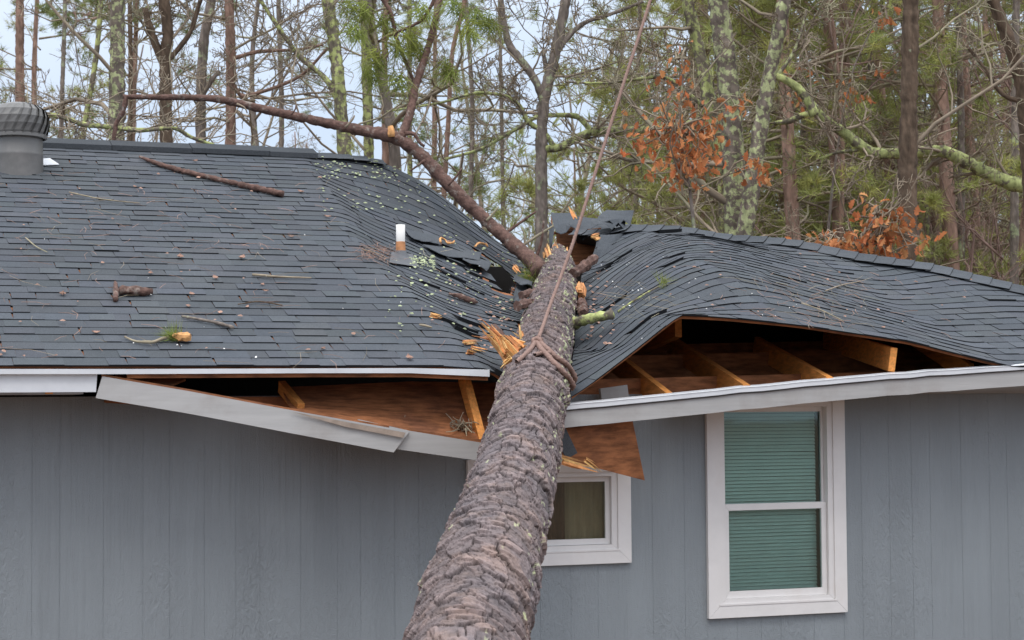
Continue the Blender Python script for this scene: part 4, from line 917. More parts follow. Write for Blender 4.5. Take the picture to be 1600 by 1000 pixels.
# lichen flakes, needles and bark crumbs scattered on both slopes: nobody could count these
def litter(name, n, m, size, areas, seed, needles=False):
    rg = random.Random(seed); b = MB()
    while n > 0:
        (x0, y0, x1, y1, side) = rg.choice(areas); px, py = rg.uniform(x0, x1), rg.uniform(y0, y1); n -= 1
        t = None; p = roof_pt_fast(px, py, side)
        if p is None: continue
        s = rg.uniform(*size); a = rg.uniform(0, 6.3)
        e1 = np.array([math.cos(a), math.sin(a) * .926, math.sin(a) * .377]); e2 = np.array([-math.sin(a), math.cos(a) * .926, math.cos(a) * .377])
        if needles:
            mid = p + e1 * s * .5 + e2 * s * rg.uniform(-.15, .15); b.tube([p + NRM * .004, mid + NRM * .008, p + e1 * s + NRM * .003], [.0012, .0012, .0008], 3, (rg.uniform(.6, 1.4),) * 3, cap=False)
        else:
            k = rg.randint(5, 7); ring_ = [p + (e1 * math.cos(6.283 * i / k) + e2 * math.sin(6.283 * i / k)) * s * rg.uniform(.5, 1.1) + NRM * rg.uniform(.002, .009) for i in range(k)]
            b.add(ring_ + [p + NRM * (s * .4 + .006)], [(i, (i + 1) % k, k) for i in range(k)], (rg.uniform(.7, 1.4),) * 3)
    return tag(b.build(name, m), kind='stuff')
def roof_pt_fast(px, py, side):
    ts = np.linspace(0, 1, 121); ps = np.array([at(px, py, Y0 + 4.5 * t) for t in ts]); e = ps[:, 2] - surf(side, ps[:, 0], ts, .014)[:, 2]
    i = np.where(e[:-1] * e[1:] < 0)[0]
    if not len(i): return None
    p = ps[i[0]]
    q = proj(p)
    if side == 'L' and (p[0] > XL(ts[i[0]]) - .03 or inpoly(q[0], q[1], LEFT_HOLE)): return None
    if side == 'R' and (p[0] < XR(ts[i[0]]) + .03 or p[0] > hipx(ts[i[0]]) - .05): return None
    return p
litter('lichen_litter', 420, M['lichen'], (.005, .02), [(490, 245, 700, 330, 'L'), (500, 250, 620, 280, 'L'), (650, 330, 830, 470, 'L'), (600, 380, 800, 520, 'L'), (640, 400, 680, 420, 'L')], 1)
litter('pale_crumbs', 60, M['pvc'], (.003, .008), [(0, 270, 760, 560, 'L'), (930, 380, 1500, 540, 'R'), (920, 400, 1100, 480, 'R')], 2)
litter('wood_crumbs', 260, M['dry'], (.006, .02), [(0, 270, 780, 560, 'L'), (660, 380, 800, 540, 'L'), (750, 460, 820, 560, 'L'), (760, 400, 830, 480, 'L'), (905, 420, 960, 540, 'R'), (1000, 380, 1550, 540, 'R')], 3)
litter('needle_litter', 400, M['dry'], (.06, .17), [(0, 260, 780, 565, 'L'), (0, 290, 500, 400, 'L'), (560, 385, 612, 408, 'L'), (930, 380, 1560, 545, 'R'), (1180, 430, 1350, 510, 'R')], 4, True)
litter('twig_litter', 130, M['twig'], (.08, .3), [(0, 260, 700, 565, 'L'), (1180, 440, 1360, 510, 'R'), (940, 440, 1060, 500, 'R')], 5, True)
# ------------------------------------------------------------------ the wood behind the house
def fast_mesh(name, v, quads, tris, mats, parent=None, cols=None):
    me = bpy.data.meshes.new(name); nq, nt_ = len(quads), len(tris)
    me.vertices.add(len(v)); me.vertices.foreach_set('co', np.asarray(v, np.float32).ravel())
    loops = np.concatenate([np.asarray(quads, np.int32).ravel(), np.asarray(tris, np.int32).ravel()]) if nt_ or nq else np.zeros(0, np.int32)
    me.loops.add(len(loops)); me.loops.foreach_set('vertex_index', loops)
    me.polygons.add(nq + nt_); st = np.concatenate([np.arange(nq) * 4, nq * 4 + np.arange(nt_) * 3]).astype(np.int32)
    me.polygons.foreach_set('loop_start', st)
    me.materials.append(mats)
    if cols is not None:
        ca = me.color_attributes.new("Col", 'FLOAT_COLOR', 'POINT'); a = np.ones((len(v), 4), np.float32); a[:, :3] = cols; ca.data.foreach_set('color', a.ravel())
    me.update(calc_edges=True); me.validate()
    o = bpy.data.objects.new(name, me); COL.objects.link(o)
    if parent is not None: o.parent = parent; o.matrix_parent_inverse = Matrix.Translation(-parent.location) if parent.parent is None else Matrix.Identity(4)
    return o
def unit(a): return a / (np.linalg.norm(a, axis=-1, keepdims=True) + 1e-9)
def grow(rg, start, d, L_, r, K=6, wob=.25, up=.06, tip=.35):
    """n curved polylines: points n x K x 3 and radii n x K"""
    n = len(start); pts = np.zeros((n, K, 3)); pts[:, 0] = start; d = unit(d)
    for k in range(1, K):
        d = unit(d + rg.normal(0, wob, (n, 3)) + np.array([0, 0, up])); pts[:, k] = pts[:, k - 1] + d * (L_ / (K - 1))[:, None]
    return pts, r[:, None] * np.linspace(1, tip, K)[None]
def children(rg, pts, rad_, m, a0, a1, l0, l1, lo=.2):
    n, K, _ = pts.shape; idx = np.repeat(np.arange(n), m); s = rg.uniform(lo, .98, n * m) * (K - 1); i = np.minimum(s.astype(int), K - 2); f = (s - i)[:, None]
    p = pts[idx, i] * (1 - f) + pts[idx, i + 1] * f; t = unit(pts[idx, i + 1] - pts[idx, i]); a = unit(np.cross(t, rg.normal(0, 1, (n * m, 3))))
    ang = rg.uniform(a0, a1, n * m)[:, None]; d = t * np.cos(ang) + a * np.sin(ang)
    Lp = np.linalg.norm(pts[:, -1] - pts[:, 0], axis=1)[idx]; L_ = Lp * rg.uniform(l0, l1, n * m) * (1.15 - .5 * s / (K - 1))
    return p, d, L_, rad_[idx, i] * rg.uniform(.45, .7, n * m)
def tubes(pts, rr, sides):
    n, K, _ = pts.shape; t = unit(np.gradient(pts, axis=1)); a = unit(np.cross(t, np.array([.37, .51, .18]))); b_ = np.cross(t, a); ang = np.arange(sides) * 2 * math.pi / sides
    v = pts[:, :, None] + (a[:, :, None] * np.cos(ang)[None, None, :, None] + b_[:, :, None] * np.sin(ang)[None, None, :, None]) * rr[:, :, None, None]
    base = (np.arange(n) * K * sides)[:, None, None] + (np.arange(K - 1) * sides)[None, :, None]; k = np.arange(sides)[None, None]; k2 = (k + 1) % sides
    q = np.stack([base + k, base + k2, base + sides + k2, base + sides + k], -1).reshape(-1, 4)
    return v.reshape(-1, 3), q
def join(parts):
    v, q, o = [], [], 0
    for a, b_ in parts: v.append(a); q.append(b_ + o); o += len(a)
    return np.concatenate(v), np.concatenate(q)
RMIN = .0038
def crown_arrays(rg, start, d, L_, r, m=(6, 5, 3), wob=.22, up=.05, droop=0.):
    parts = []; P0, R0_ = grow(rg, start, d, L_, r, 7, wob, up); parts.append(tubes(P0, np.maximum(R0_, RMIN * 1.6), 5)); cur = (P0, R0_); last = P0
    for lv, k in enumerate(m):
        p, dd, l2, r2 = children(rg, cur[0], cur[1], k, .5, 1.15, .3, .62, .15)
        Pn, Rn = grow(rg, p, dd, l2, r2, 6 if lv == 0 else 5, wob + .06, up * .7 - droop)
        parts.append(tubes(Pn, np.maximum(Rn, RMIN * (1.3, 1.05, .9)[min(lv, 2)]), 4 if lv == 0 else 3)); cur = (Pn, Rn); last = Pn
    v, q = join(parts); return v, q, last
def extend_path(pix, Z, top=-1000):
    """trunk path in the world from pixels (bottom first), run down to the ground and up out of the picture"""
    pts = [atz(px, py, Z) for px, py in pix]; (xa, ya), (xb, yb) = pix[-2], pix[-1]
    if yb <= 5:
        for yy in (-250, -600, top): pts.append(atz(xb + (xb - xa) / (yb - ya) * (yy - yb) * .6, yy, Z))
    p = pts[0]; q = pts[1]; dn = unit(p - q); dn = unit(dn * .6 + np.array([0, 0, -.6])); z0 = float(gz(p[0], p[1])) - .15; k = (z0 - p[2]) / dn[2]
    return np.array([p + dn * k] + pts)
def tree(name, label, pix, Z, wd, m, seed, nb=14, blen=(1.2, 3.2), tw='twig', limbs=(), limbm=None, cat='tree', group=None, kids=(5, 5, 3), top=-1000, low=430):
    rg = np.random.default_rng(seed); path = extend_path(pix, Z, top); n = len(path); r0 = .5 * wd * Z / FPX
    L_ = np.concatenate([[0], np.cumsum(np.linalg.norm(np.diff(path, axis=0), axis=1))]); vis = L_[1]
    rr = r0 * np.clip(1.25 - .25 * L_ / max(vis, .5), 0, 2); rr = np.where(L_ > vis, r0 * (1 - .72 * (L_ - vis) / (L_[-1] - vis + 1e-6)), rr); rr[0] *= 1.25
    root = empty(name, path[0]); tag(root, label, cat, group)
    v, f, c = rough_tube(path, rr, 16, .045, seed, .10); mesh_obj('trunk', v, f, M[m], root, c, smooth=True)
    st, dr, ll, rs_ = [], [], [], []; parts = []
    for lp, lw in limbs:
        zz = [q[2] if len(q) > 2 else Z for q in lp]; pp = np.array([atz(q[0], q[1], z) for q, z in zip(lp, zz)]); lr = np.array([.5 * w_ * z / FPX for w_, z in zip(lw, zz)])
        v, f, c = rough_tube(pp, lr, 10, .05, seed + len(parts) + len(st), .1); mesh_obj('limb', v, f, M[limbm if limbm and (lp[0][1] > 190 or lp[0] == (1200, 115)) else m], root, c, smooth=True)
        for _ in range(max(3, int(len(lp) * 1.2))):
            s = rg.uniform(.15, 1) * (len(pp) - 1); i = min(int(s), len(pp) - 2); st.append(pp[i] + (pp[i + 1] - pp[i]) * (s - i)); t = unit(pp[i + 1] - pp[i]); dr.append(unit(t * .6 + rg.normal(0, .6, 3) + (0, 0, .2))); ll.append(rg.uniform(.4, 1.3)); rs_.append(max(.006, lr[i] * rg.uniform(.2, .4)))
    for _ in range(nb):
        h = rg.uniform(0, 1); tgt = vis * .9 + (L_[-1] - vis * .9) * h; i = min(np.searchsorted(L_, tgt) - 1, n - 2); i = max(i, 0); f_ = (tgt - L_[i]) / (L_[i + 1] - L_[i])
        p = path[i] + (path[i + 1] - path[i]) * f_; az = rg.uniform(0, 6.283); el = rg.uniform(-.1, .9)
        st.append(p); dr.append((math.cos(az) * math.cos(el), math.sin(az) * math.cos(el), math.sin(el))); ll.append(rg.uniform(*blen) * (1.1 - .5 * h)); rs_.append(max(.012, np.interp(tgt, L_, rr) * rg.uniform(.16, .36)))
    if st:
        v, q, last = crown_arrays(rg, np.array(st), np.array(dr), np.array(ll), np.array(rs_), kids)
        g = np.repeat(rg.uniform(.7, 1.3, (len(v) // 3 + 1, 1)), 3, 0)[:len(v)]; fast_mesh('crown', v, q, np.zeros((0, 3), int), M[tw], root, np.repeat(g, 3, 1))
    return root
T_ = tree
T_('pine_tree', 'straight reddish trunk rising behind the turbine vent at far left', [(31, 240), (31, 120), (31, 0)], 26, 15, 'tk_red', 101, 14, (1.2, 3))
T_('lichen_tree', 'thick pale lichened trunk behind the tip of the long limb', [(182, 260), (183, 120), (184, 0)], 20, 26, 'tk_lichen', 102, 8, (1.2, 3))
T_('thin_tree', 'thin mossy trunk leaning right left of the pale lichened trunk', [(124, 260), (135, 180), (150, 90), (158, 0)], 22, 9, 'tk_moss', 103, 8, (.8, 2))
T_('thin_tree', 'very thin dark stem just right of the pale lichened trunk', [(203, 250), (204, 120), (203, 0)], 25, 8, 'tk_dark', 104, 9, (.8, 2.2))
T_('forked_tree', 'dark forked trunk with a snapped left arm behind the left ridge', [(260, 260), (259, 160), (258, 100), (262, 50), (256, 0)], 21, 20, 'tk_dark', 105, 9, (1.2, 3), limbs=[([(258, 105), (245, 75), (235, 45), (226, 12)], [14, 13, 12, 10]), ([(262, 95), (280, 75), (300, 45), (310, 10), (330, -40)], [9, 8, 7, 7, 6])])
T_('brown_tree', 'brown trunk curving right between two dark trunks behind the left ridge', [(314, 260), (314, 150), (318, 70), (330, 0)], 24, 17, 'tk_grey', 106, 12, (1.2, 3.4), limbs=[([(316, 150), (335, 120), (345, 110)], [8, 7, 6])])
T_('pine_tree', 'straight reddish brown trunk crossed by the long fallen limb', [(360, 260), (361, 120), (358, 0)], 23, 17, 'tk_red', 107, 12, (1.4, 3.4), limbs=[([(362, 130), (380, 150), (420, 140), (470, 118), (512, 75)], [7, 6, 6, 5, 4]), ([(362, 92), (410, 80), (460, 78), (505, 70)], [7, 6, 5, 4])])
T_('lichen_tree', 'yellow green lichened trunk leaning left behind the end of the left ridge', [(541, 270), (535, 200), (525, 90), (512, 0)], 22, 22, 'tk_moss', 108, 9, (1.2, 3), limbs=[([(532, 165), (510, 125), (470, 90), (440, 50), (400, -10)], [10, 9, 8, 7, 6])])
T_('lichen_tree', 'mossy upright trunk close right of the leaning lichened trunk', [(577, 270), (574, 150), (569, 0)], 25, 17, 'tk_moss', 109, 10, (1.2, 3))
T_('thin_tree', 'thin reddish stem behind the upright branch of the fallen limb', [(693, 320), (700, 200), (706, 90), (726, 0)], 27, 8, 'tk_red', 110, 7, (.7, 2), 'twig_red')
T_('thin_tree', 'thin grey stem between the fallen limb and the forked grey tree', [(735, 340), (738, 180), (728, 0)], 31, 8, 'tk_grey', 111, 7, (.7, 2))
T_('forked_tree', 'grey tree forking in a wide V behind the trunk tip', [(846, 400), (846, 300), (846, 220), (850, 160), (866, 90), (884, 0)], 22, 20, 'tk_grey', 112, 7, (1.2, 3), limbs=[([(850, 158), (836, 125), (812, 92), (795, 68), (785, 20), (780, -40)], [14, 13, 13, 12, 9, 7]), ([(858, 130), (852, 100), (848, 76)], [9, 7, 5]), ([(868, 85), (895, 50), (915, 35), (960, 20), (1010, 0)], [9, 8, 7, 6, 5]), ([(846, 232), (866, 232), (905, 214), (930, 205), (980, 205), (1050, 200), (1095, 192)], [10, 12, 13, 14, 14, 15, 16]), ([(866, 230), (848, 205), (825, 190), (812, 165), (790, 150), (750, 145), (690, 160), (600, 175)], [9, 8, 8, 6, 5, 5, 4, 3]), ([(925, 205), (895, 180), (850, 180), (810, 200), (745, 235), (690, 250)], [9, 8, 7, 6, 5, 4])], limbm='moss_limb')
big = T_('lichen_tree', 'stout grey lichened trunk at the middle of the three stemmed clump', [(1152, 400), (1148, 300), (1142, 180), (1132, 80), (1122, 0)], 20, 39, 'tk_lichen', 113, 9, (1.2, 3.2))
T_('lichen_tree', 'greenest trunk leaning left out of the three stemmed clump', [(1160, 380), (1140, 280), (1112, 180), (1095, 90), (1074, 0)], 20.6, 23, 'tk_moss', 114, 7, (1.2, 3))
T_('lichen_tree', 'dark lichened trunk leaning right out of the three stemmed clump', [(1160, 390), (1172, 310), (1190, 190), (1208, 90), (1226, 0)], 19.6, 27, 'tk_lichen', 115, 8, (1.2, 3), limbs=[([(1200, 130), (1225, 105), (1245, 70), (1262, 10)], [7, 6, 5, 4]), ([(1200, 115), (1228, 125), (1258, 150), (1275, 185)], [10, 12, 14, 15])], limbm='moss_limb')
T_('dark_tree', 'stout straight dark trunk standing alone right of the clump', [(1417, 440), (1418, 300), (1421, 120), (1423, 0)], 19, 31, 'tk_dark', 116, 6, (1, 2.5))
T_('oak_tree', 'oak at the right edge with a long drooping mossy limb', [(1672, 460), (1665, 330), (1660, 150), (1650, 0)], 21.5, 30, 'tk_moss', 117, 7, (1, 3), limbs=[([(1665, 318), (1620, 294), (1585, 288), (1545, 272), (1500, 248), (1468, 236), (1430, 238), (1400, 240), (1370, 240), (1345, 228), (1320, 208), (1290, 188), (1274, 172), (1270, 160), (1255, 145)], [26, 25, 24, 22, 20, 19, 18, 18, 18, 17, 17, 16, 15, 9, 6]), ([(1274, 176), (1255, 180), (1230, 190), (1205, 193)], [10, 10, 9, 6]), ([(1345, 234), (1310, 238), (1275, 250)], [6, 5, 3])], limbm='moss_limb')
T_('leaning_tree', 'dark spotted trunk leaning left in the top right corner', [(1606, 250), (1595, 130), (1575, 60), (1552, 0)], 20, 22, 'tk_dark', 118, 9, (1, 2.6), limbs=[([(1600, 160), (1570, 150), (1540, 110), (1510, 70)], [8, 7, 6, 5])])
T_('pine_tree', 'slim reddish trunk left of the lone dark trunk', [(1392, 420), (1388, 250), (1372, 100), (1366, 0)], 29, 15, 'tk_red', 119, 14, (1.4, 3.2), 'twig_red')
for k, (px, wd, m, Z, lab) in enumerate([(1502, 12, 'tk_grey', 27, 'slim grey trunk under the arch of the drooping mossy limb'), (1461, 16, 'tk_red', 30, 'reddish trunk just right of the lone dark trunk'), (1586, 14, 'tk_grey', 25, 'slim brown trunk near the right edge above the hip'), (1085, 7, 'tk_dark', 30, 'thin dark stem left of the three stemmed clump'), (995, 8, 'tk_grey', 33, 'thin grey stem behind the rope above the broken hip'), (640, 9, 'tk_moss', 33, 'thin mossy stem behind the upright fallen branch'), (440, 9, 'tk_grey', 30, 'slender grey stem above the middle of the left ridge'), (96, 8, 'tk_grey', 30, 'slender grey stem right of the turbine vent'), (1255, 10, 'tk_grey', 32, 'slim grey stem right of the three stemmed clump'), (1318, 9, 'tk_red', 34, 'slim reddish stem above the low orange leaves'), (1545, 8, 'tk_red', 33, 'very slim reddish stem right of the slim grey trunk'), (784, 7, 'tk_grey', 34, 'very slim stem left of the forked grey tree')]):
    T_('thin_tree', lab, [(px + 4 * math.sin(k * 3), 430), (px, 200), (px - 6 * math.cos(k * 2.2), 0)], Z, wd, m, 140 + k, 7, (.7, 2.2), 'twig_red' if k % 3 == 1 else 'twig')
# the mossy fallen bough beside the turbine vent
def bough(label, pix, Z, wd, m, seed):
    pts = np.array([atz(px, py, Z) for px, py in pix]); root = empty('mossy_bough', pts[0]); tag(root, label, 'branch'); rr = np.array([.5 * w_ * Z / FPX for w_ in wd])
    v, f, c = rough_tube(pts, rr, 10, .04, seed, .12); mesh_obj('stem', v, f, M[m], root, c, smooth=True); rg = np.random.default_rng(seed); n = 26
    i = rg.integers(0, len(pts) - 1, n); st = pts[i] + (pts[i + 1] - pts[i]) * rg.uniform(0, 1, (n, 1)); v, q, _ = crown_arrays(rg, st, rg.normal(0, 1, (n, 3)) + (0, 0, .3), rg.uniform(.3, 1.1, n), np.full(n, .007), (4, 3)); fast_mesh('twigs', v, q, np.zeros((0, 3), int), M['twig'], root, np.ones((len(v), 3)))
    return root
bough('mossy green bough lying level right of the turbine vent', [(72, 177), (100, 184), (135, 195), (170, 198), (220, 203), (270, 200), (300, 215), (340, 228)], 17.5, [6, 7, 8, 8, 7, 6, 6, 4], 'tk_moss', 201)
bough('long thin mossy bough crossing behind the rope', [(1130, 200), (1080, 150), (1030, 120), (985, 125), (940, 130), (880, 128)], 21, [7, 6, 6, 5, 4, 3], 'tk_moss', 202)

# pines with needles: three of a kind, then copies
def pine_arrays(seed, H=17., dens=46, n_needle=20, droop=.03):
    rg = np.random.default_rng(seed); n = dens; h = np.sort(rg.uniform(.22, .99, n)) * H; az = rg.uniform(0, 6.283, n); el = rg.uniform(-.15, .35, n)
    st = np.stack([np.zeros(n), np.zeros(n), h], 1) + rg.normal(0, .03, (n, 3)); d = np.stack([np.cos(az) * np.cos(el), np.sin(az) * np.cos(el), np.sin(el)], 1)
    ln = (1.0 + 2.6 * (1 - h / H) ** .6) * rg.uniform(.6, 1.1, n); P0, R0_ = grow(rg, st, d, ln, np.full(n, .028), 7, .12, .03); p, dd, l2, r2 = children(rg, P0, R0_, 7, .4, 1.0, .28, .5, .3)
    P1, R1 = grow(rg, p, dd, l2, r2, 5, .16, .05); p, dd, l3, r3 = children(rg, P1, R1, 3, .4, .9, .3, .55, .3); P2, R2 = grow(rg, p, dd, l3, r3, 4, .2, .06)
    wood = join([tubes(P0, np.maximum(R0_, .008), 4), tubes(P1, np.maximum(R1, .005), 3), tubes(P2, np.full(R2.shape, .0045), 3)])
    tp = np.concatenate([P1[:, -1], P2[:, -1], P2[:, 2], P0[:, -1]]); td = np.concatenate([P1[:, -1] - P1[:, -2], P2[:, -1] - P2[:, -2], P2[:, 2] - P2[:, 1], P0[:, -1] - P0[:, -2]])
    keep = rg.uniform(0, 1, len(tp)) < .8 - .45 * (np.sin(tp[:, 0] * 2.1 + seed) * np.sin(tp[:, 1] * 1.7) * np.sin(tp[:, 2] * 1.3) > .1); tp, td = tp[keep], td[keep]
    tpl = tuft_tpl(n_needle, .2, .0115, seed); v, f, c = tufts(tp, td, rg.uniform(.8, 1.35, len(tp)), tpl, seed); return wood, (v, f, c)
def copy_tree(o):
    r = o.copy(); COL.objects.link(r)
    for ch in list(o.children): c = ch.copy(); COL.objects.link(c); c.parent = r
    return r
def proto_pine(seed, m, H, **k):
    (wv, wq), (v, f, c) = pine_arrays(seed, H, **k); root = empty('pine_tree'); rg = np.random.default_rng(seed); n = 9; z = np.linspace(-.3, H, n)
    path = np.stack([.12 * np.sin(z * .5 + seed), .1 * np.cos(z * .4 + seed), z], 1); tv, tf, tc_ = rough_tube(path, .14 * (1 - .85 * np.linspace(0, 1, n)), 10, .12, seed, .06)
    mesh_obj('trunk', tv, tf, M['tk_red'], root, tc_, smooth=True); fast_mesh('branches', wv, wq, np.zeros((0, 3), int), M['twig'], root, np.ones((len(wv), 3))); fast_mesh('foliage', v, np.zeros((0, 4), int), f, M[m], root, c); return root
PP = [proto_pine(301, 'pine_a', 17), proto_pine(302, 'pine_b', 15, dens=40), proto_pine(303, 'pine_a', 12, dens=52)]
def put(o, px, Z, sc, rz):
    p = atz(px, 500, Z); o.location = (float(p[0]), float(p[1]), float(gz(p[0], p[1])) - .1); o.rotation_euler = (0, 0, rz); o.scale = (sc, sc, sc * 1.0)
spots = [(60, 42, 0), (210, 36, 1), (775, 46, 2), (905, 36, 2), (1030, 33, 2), (1105, 44, 0), (1225, 30, 0), (1350, 42, 0), (1290, 48, 1), (1490, 46, 2), (1550, 38, 1), (610, 34, 1), (682, 42, 0), (1240, 25, 0), (1312, 27, 0), (1485, 26, 0), (1098, 28, 2), (1260, 37, 0), (1330, 31, 0), (1520, 31, 0), (1585, 45, 0), (1470, 34, 2), (1080, 38, 2), (1180, 52, 2), (1400, 54, 2), ]
rgp = random.Random(8); used_p = set()
for k, (px, Z, ty) in enumerate(spots):
    low_ = .55 if 690 < px < 1060 else 1.
    o = PP[ty] if ty not in used_p else copy_tree(PP[ty]); used_p.add(ty); put(o, px, Z, rgp.uniform(.85, 1.15) * low_, rgp.uniform(0, 6.28))
    tag(o, 'green needled pine standing among the trees deeper in the wood behind the house', 'pine tree', 'pines deeper in the wood')
# bare saplings and mid distance trees
def proto_bare(seed, H, tw, m, nb, spread):
    rg = np.random.default_rng(seed); root = empty('bare_tree'); n = 8; z = np.linspace(-.3, H, n); path = np.stack([.02 * H * np.sin(z * .6 + seed), .02 * H * np.cos(z * .5 + seed), z], 1); r = H * .0085
    tv, tf, tc_ = rough_tube(path, r * (1 - .8 * np.linspace(0, 1, n)), 8, .12, seed, .07); mesh_obj('trunk', tv, tf, M[m], root, tc_, smooth=True)
    h = rg.uniform(.12, .97, nb); st = np.stack([np.interp(h * H, z, path[:, k]) for k in range(3)], 1); az = rg.uniform(0, 6.283, nb); el = rg.uniform(.1, 1.1, nb)
    d = np.stack([np.cos(az) * np.cos(el), np.sin(az) * np.cos(el), np.sin(el)], 1); v, q, _ = crown_arrays(rg, st, d, H * spread * rg.uniform(.6, 1.2, nb) * (1.1 - .7 * h), r * .4 * (1.1 - .7 * h), (5, 4, 2))
    fast_mesh('crown', v, q, np.zeros((0, 3), int), M[tw], root, np.repeat(rg.uniform(.75, 1.25, (len(v), 1)), 3, 1)); return root
BB = [proto_bare(401, 13, 'twig', 'tk_grey', 26, .26), proto_bare(402, 10, 'twig_red', 'tk_red', 26, .28), proto_bare(403, 7, 'twig', 'tk_moss', 24, .3), proto_bare(404, 15, 'twig', 'tk_dark', 28, .24)]
used_b = set(); rgb = random.Random(17)
for k in range(22):
    px = -60 + ((k + rgb.random()) / 22) ** .72 * 1730; px = px if not 600 < px < 1040 else px + 480; Z = rgb.choice([24, 28, 33, 38, 44, 52, 60]) + rgb.uniform(-2, 2); ty = rgb.randrange(4)
    o = BB[ty] if ty not in used_b else copy_tree(BB[ty]); used_b.add(ty); put(o, px, Z, rgb.uniform(.8, 1.25), rgb.uniform(0, 6.28))
    tag(o, 'bare slender tree with fine twigs among the others in the wood behind the house', 'tree', 'bare trees in the wood')
for o in [x for k, x in enumerate(PP) if k not in used_p] + [x for k, x in enumerate(BB) if k not in used_b]:
    for c in list(o.children): bpy.data.objects.remove(c)
    bpy.data.objects.remove(o)
# brush and the far wood: one mass each
def mass(name, n, zr, pxr, hr, m, seed, kids=(5, 3), foliage=None, rbase=.012, sway=.15):
    rg = np.random.default_rng(seed); st = []
    for _ in range(n):
        px, Z = rg.uniform(*pxr), rg.uniform(*zr); p = atz(px, 500, Z); st.append((p[0], p[1], float(gz(p[0], p[1])) - .1))
    st = np.array(st); H = rg.uniform(*hr, n); d = rg.normal(0, sway, (n, 3)) + (0, 0, 1); P0, R0_ = grow(rg, st, d, H, H * rbase * rg.uniform(.5, 1, n), 8, .07, .05); parts = [tubes(P0, np.maximum(R0_, .006), 4)]; cur = (P0, R0_)
    for lv, k in enumerate(kids): p, dd, l2, r2 = children(rg, cur[0], cur[1], k, .4, 1.1, .16 if lv == 0 else .3, .34 if lv == 0 else .6, .15); cur = grow(rg, p, dd, l2, r2, 5, .25, .08); parts.append(tubes(cur[0], np.maximum(cur[1], .0055 if lv == 0 else .0045), 3))
    v, q = join(parts); o = fast_mesh(name, v, q, np.zeros((0, 3), int), M[m], None, np.repeat(rg.uniform(.7, 1.3, (len(v), 1)), 3, 1)); tag(o, kind='stuff'); return cur[0]
mass('brush', 90, (26, 75), (900, 1720), (1.5, 3.6), 'twig_red', 501, (8, 5))
mass('brush', 70, (24, 42), (1430, 1720), (4.5, 7), 'twig_red', 506, (9, 5))
mass('brush', 12, (24, 60), (-100, 900), (3.5, 6), 'twig', 502, (8, 4))
mass('far_wood', 26, (60, 125), (-200, 900), (8, 15), 'twig', 503, (10, 4), sway=.06)
mass('far_wood', 45, (60, 125), (900, 1850), (8, 16), 'twig', 505, (11, 4), sway=.06)
tips = mass('far_wood', 50, (58, 110), (850, 1800), (8, 14), 'twig', 504, (14, 4), sway=.04)
rgf = np.random.default_rng(9); tp = tips[:, -1]; v, f, c = tufts(tp, np.repeat([[0., 0, 1]], len(tp), 0) + rgf.normal(0, .5, (len(tp), 3)), rgf.uniform(1.6, 3.0, len(tp)), tuft_tpl(9, .22, .02, 77), 9)
tag(fast_mesh('far_wood_needles', v, np.zeros((0, 4), int), f, M['pine_b'], None, c), kind='stuff')
# brown oak leaves still hanging on young oaks
def leaf_tpl():
    prof = [(0, .02), (.15, .10), (.3, .26), (.4, .14), (.52, .34), (.63, .17), (.78, .24), (1, .0)]; v = []
    for u, w_ in prof:
        for s in (-1, 0, 1): v.append((s * w_, u, abs(s) * w_ * .55 - .35 * (u - .45) ** 2))
    f = [(i * 3 + k, i * 3 + 1 + k, i * 3 + 4 + k, i * 3 + 3 + k) for i in range(len(prof) - 1) for k in (0, 1)]
    return np.array(v), np.array(f)
LV, LF = leaf_tpl()
def leaves(pos, size, seed, m, parent):
    rg = np.random.default_rng(seed); n = len(pos); z = unit(rg.normal(0, 1, (n, 3)) + (0, 0, .2)); y = unit(rg.normal(0, .7, (n, 3)) + (0, 0, -1.)); x = unit(np.cross(y, z)); z = np.cross(x, y)
    Rm = np.stack([x, y, z], -1) * rg.uniform(.7, 1.2, (n, 1, 1)) * size; V = np.einsum('nij,kj->nki', Rm, LV) + pos[:, None]; f = (LF[None] + (np.arange(n) * len(LV))[:, None, None]).reshape(-1, 4)
    g = rg.uniform(.6, 1.3, (n, 1, 1)) * np.ones((1, len(LV), 1)); h = rg.uniform(.75, 1.2, (n, 1, 1)); return fast_mesh('leaves', V.reshape(-1, 3), f, np.zeros((0, 3), int), M[m], parent, np.concatenate([g, g * h, g * h], -1).reshape(-1, 3))
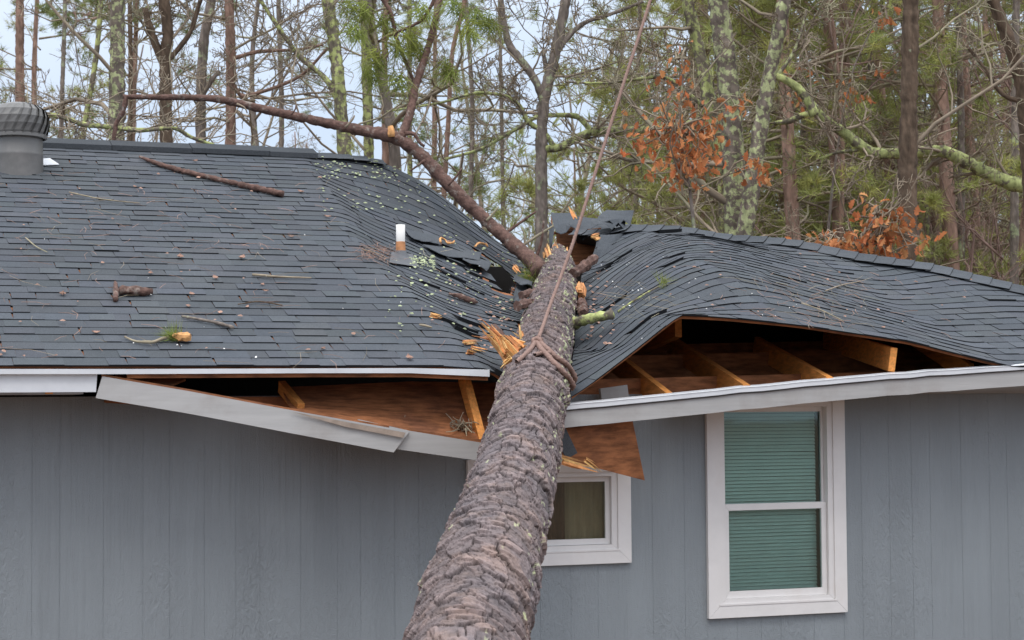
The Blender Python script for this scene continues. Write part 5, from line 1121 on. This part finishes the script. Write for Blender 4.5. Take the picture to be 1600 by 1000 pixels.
def oak(label, stem, Z, wd, clumps, seed, size=.10):
    root = tree('young_oak', label, stem, Z, wd, 'tk_grey', seed, 3, (.6, 1.4), kids=(4, 3), top=-30, cat='tree'); rg = np.random.default_rng(seed); pos = []; st = []; path = extend_path(stem, Z)
    for cx_, cy_, rx, ry, n in clumps:
        n = int(n * 1.7)
        c0 = atz(cx_, cy_, Z); sp = np.array([rx, rx, ry]) * Z / FPX; a = rg.normal(0, .8, (n, 3)) * sp + c0; pos.append(a); k = max(3, n // 8); st_ = []; j = np.argmin(np.linalg.norm(path[:, None] - c0[None, None], axis=-1))
        for q in range(k): b0 = a[q]; b1 = c0 + (path[j] - c0) * rg.uniform(.25, .9); st_.append(np.stack([b1 + (b0 - b1) * u + rg.normal(0, .03, 3) + (0, 0, .1 * math.sin(u * 3.1)) for u in np.linspace(0, 1, 6)]))
        st_ = np.array(st_); main = np.stack([path[j] + (c0 - path[j]) * u + rg.normal(0, .02, 3) for u in np.linspace(0, 1, 6)])[None]; v, q = tubes(np.concatenate([main, st_]), np.linspace(.012, .004, 6)[None] * np.ones((len(st_) + 1, 1)), 4); tw_ = fast_mesh('leafy_twig', v, q, np.zeros((0, 3), int), M['twig'], root, np.ones((len(v), 3))); leaves(a, size, seed + len(pos), 'leaf_t', tw_)
    return root
oak('young oak with rusty orange leaves left of the three stemmed clump', [(1090, 420), (1078, 300), (1062, 200), (1070, 90)], 18.5, 7, [(1060, 150, 20, 22, 16), (1045, 200, 40, 20, 42), (1085, 225, 34, 30, 60), (1068, 255, 34, 26, 52), (1000, 225, 22, 20, 18), (1108, 190, 14, 22, 12), (1185, 262, 18, 14, 18), (1150, 160, 14, 12, 8), (1050, 105, 18, 14, 10)], 601)
oak('low young oak with rusty orange leaves beside the lone dark trunk above the hip', [(1330, 440), (1345, 380), (1372, 330), (1392, 290)], 18, 6, [(1345, 385, 44, 18, 64), (1375, 350, 30, 24, 56), (1300, 380, 40, 12, 30), (1390, 385, 22, 26, 40), (1260, 385, 24, 8, 12), (1440, 375, 18, 14, 12), (1400, 330, 14, 14, 10)], 602)
oak('sparse sapling with a few orange leaves high left of the lone dark trunk', [(1290, 420), (1300, 300), (1330, 120), (1380, 10)], 22, 5, [(1385, 28, 14, 12, 9), (1258, 155, 16, 14, 8), (1320, 130, 16, 10, 6), (1345, 155, 22, 14, 8), (1245, 110, 16, 10, 5), (1380, 110, 8, 10, 4)], 603)
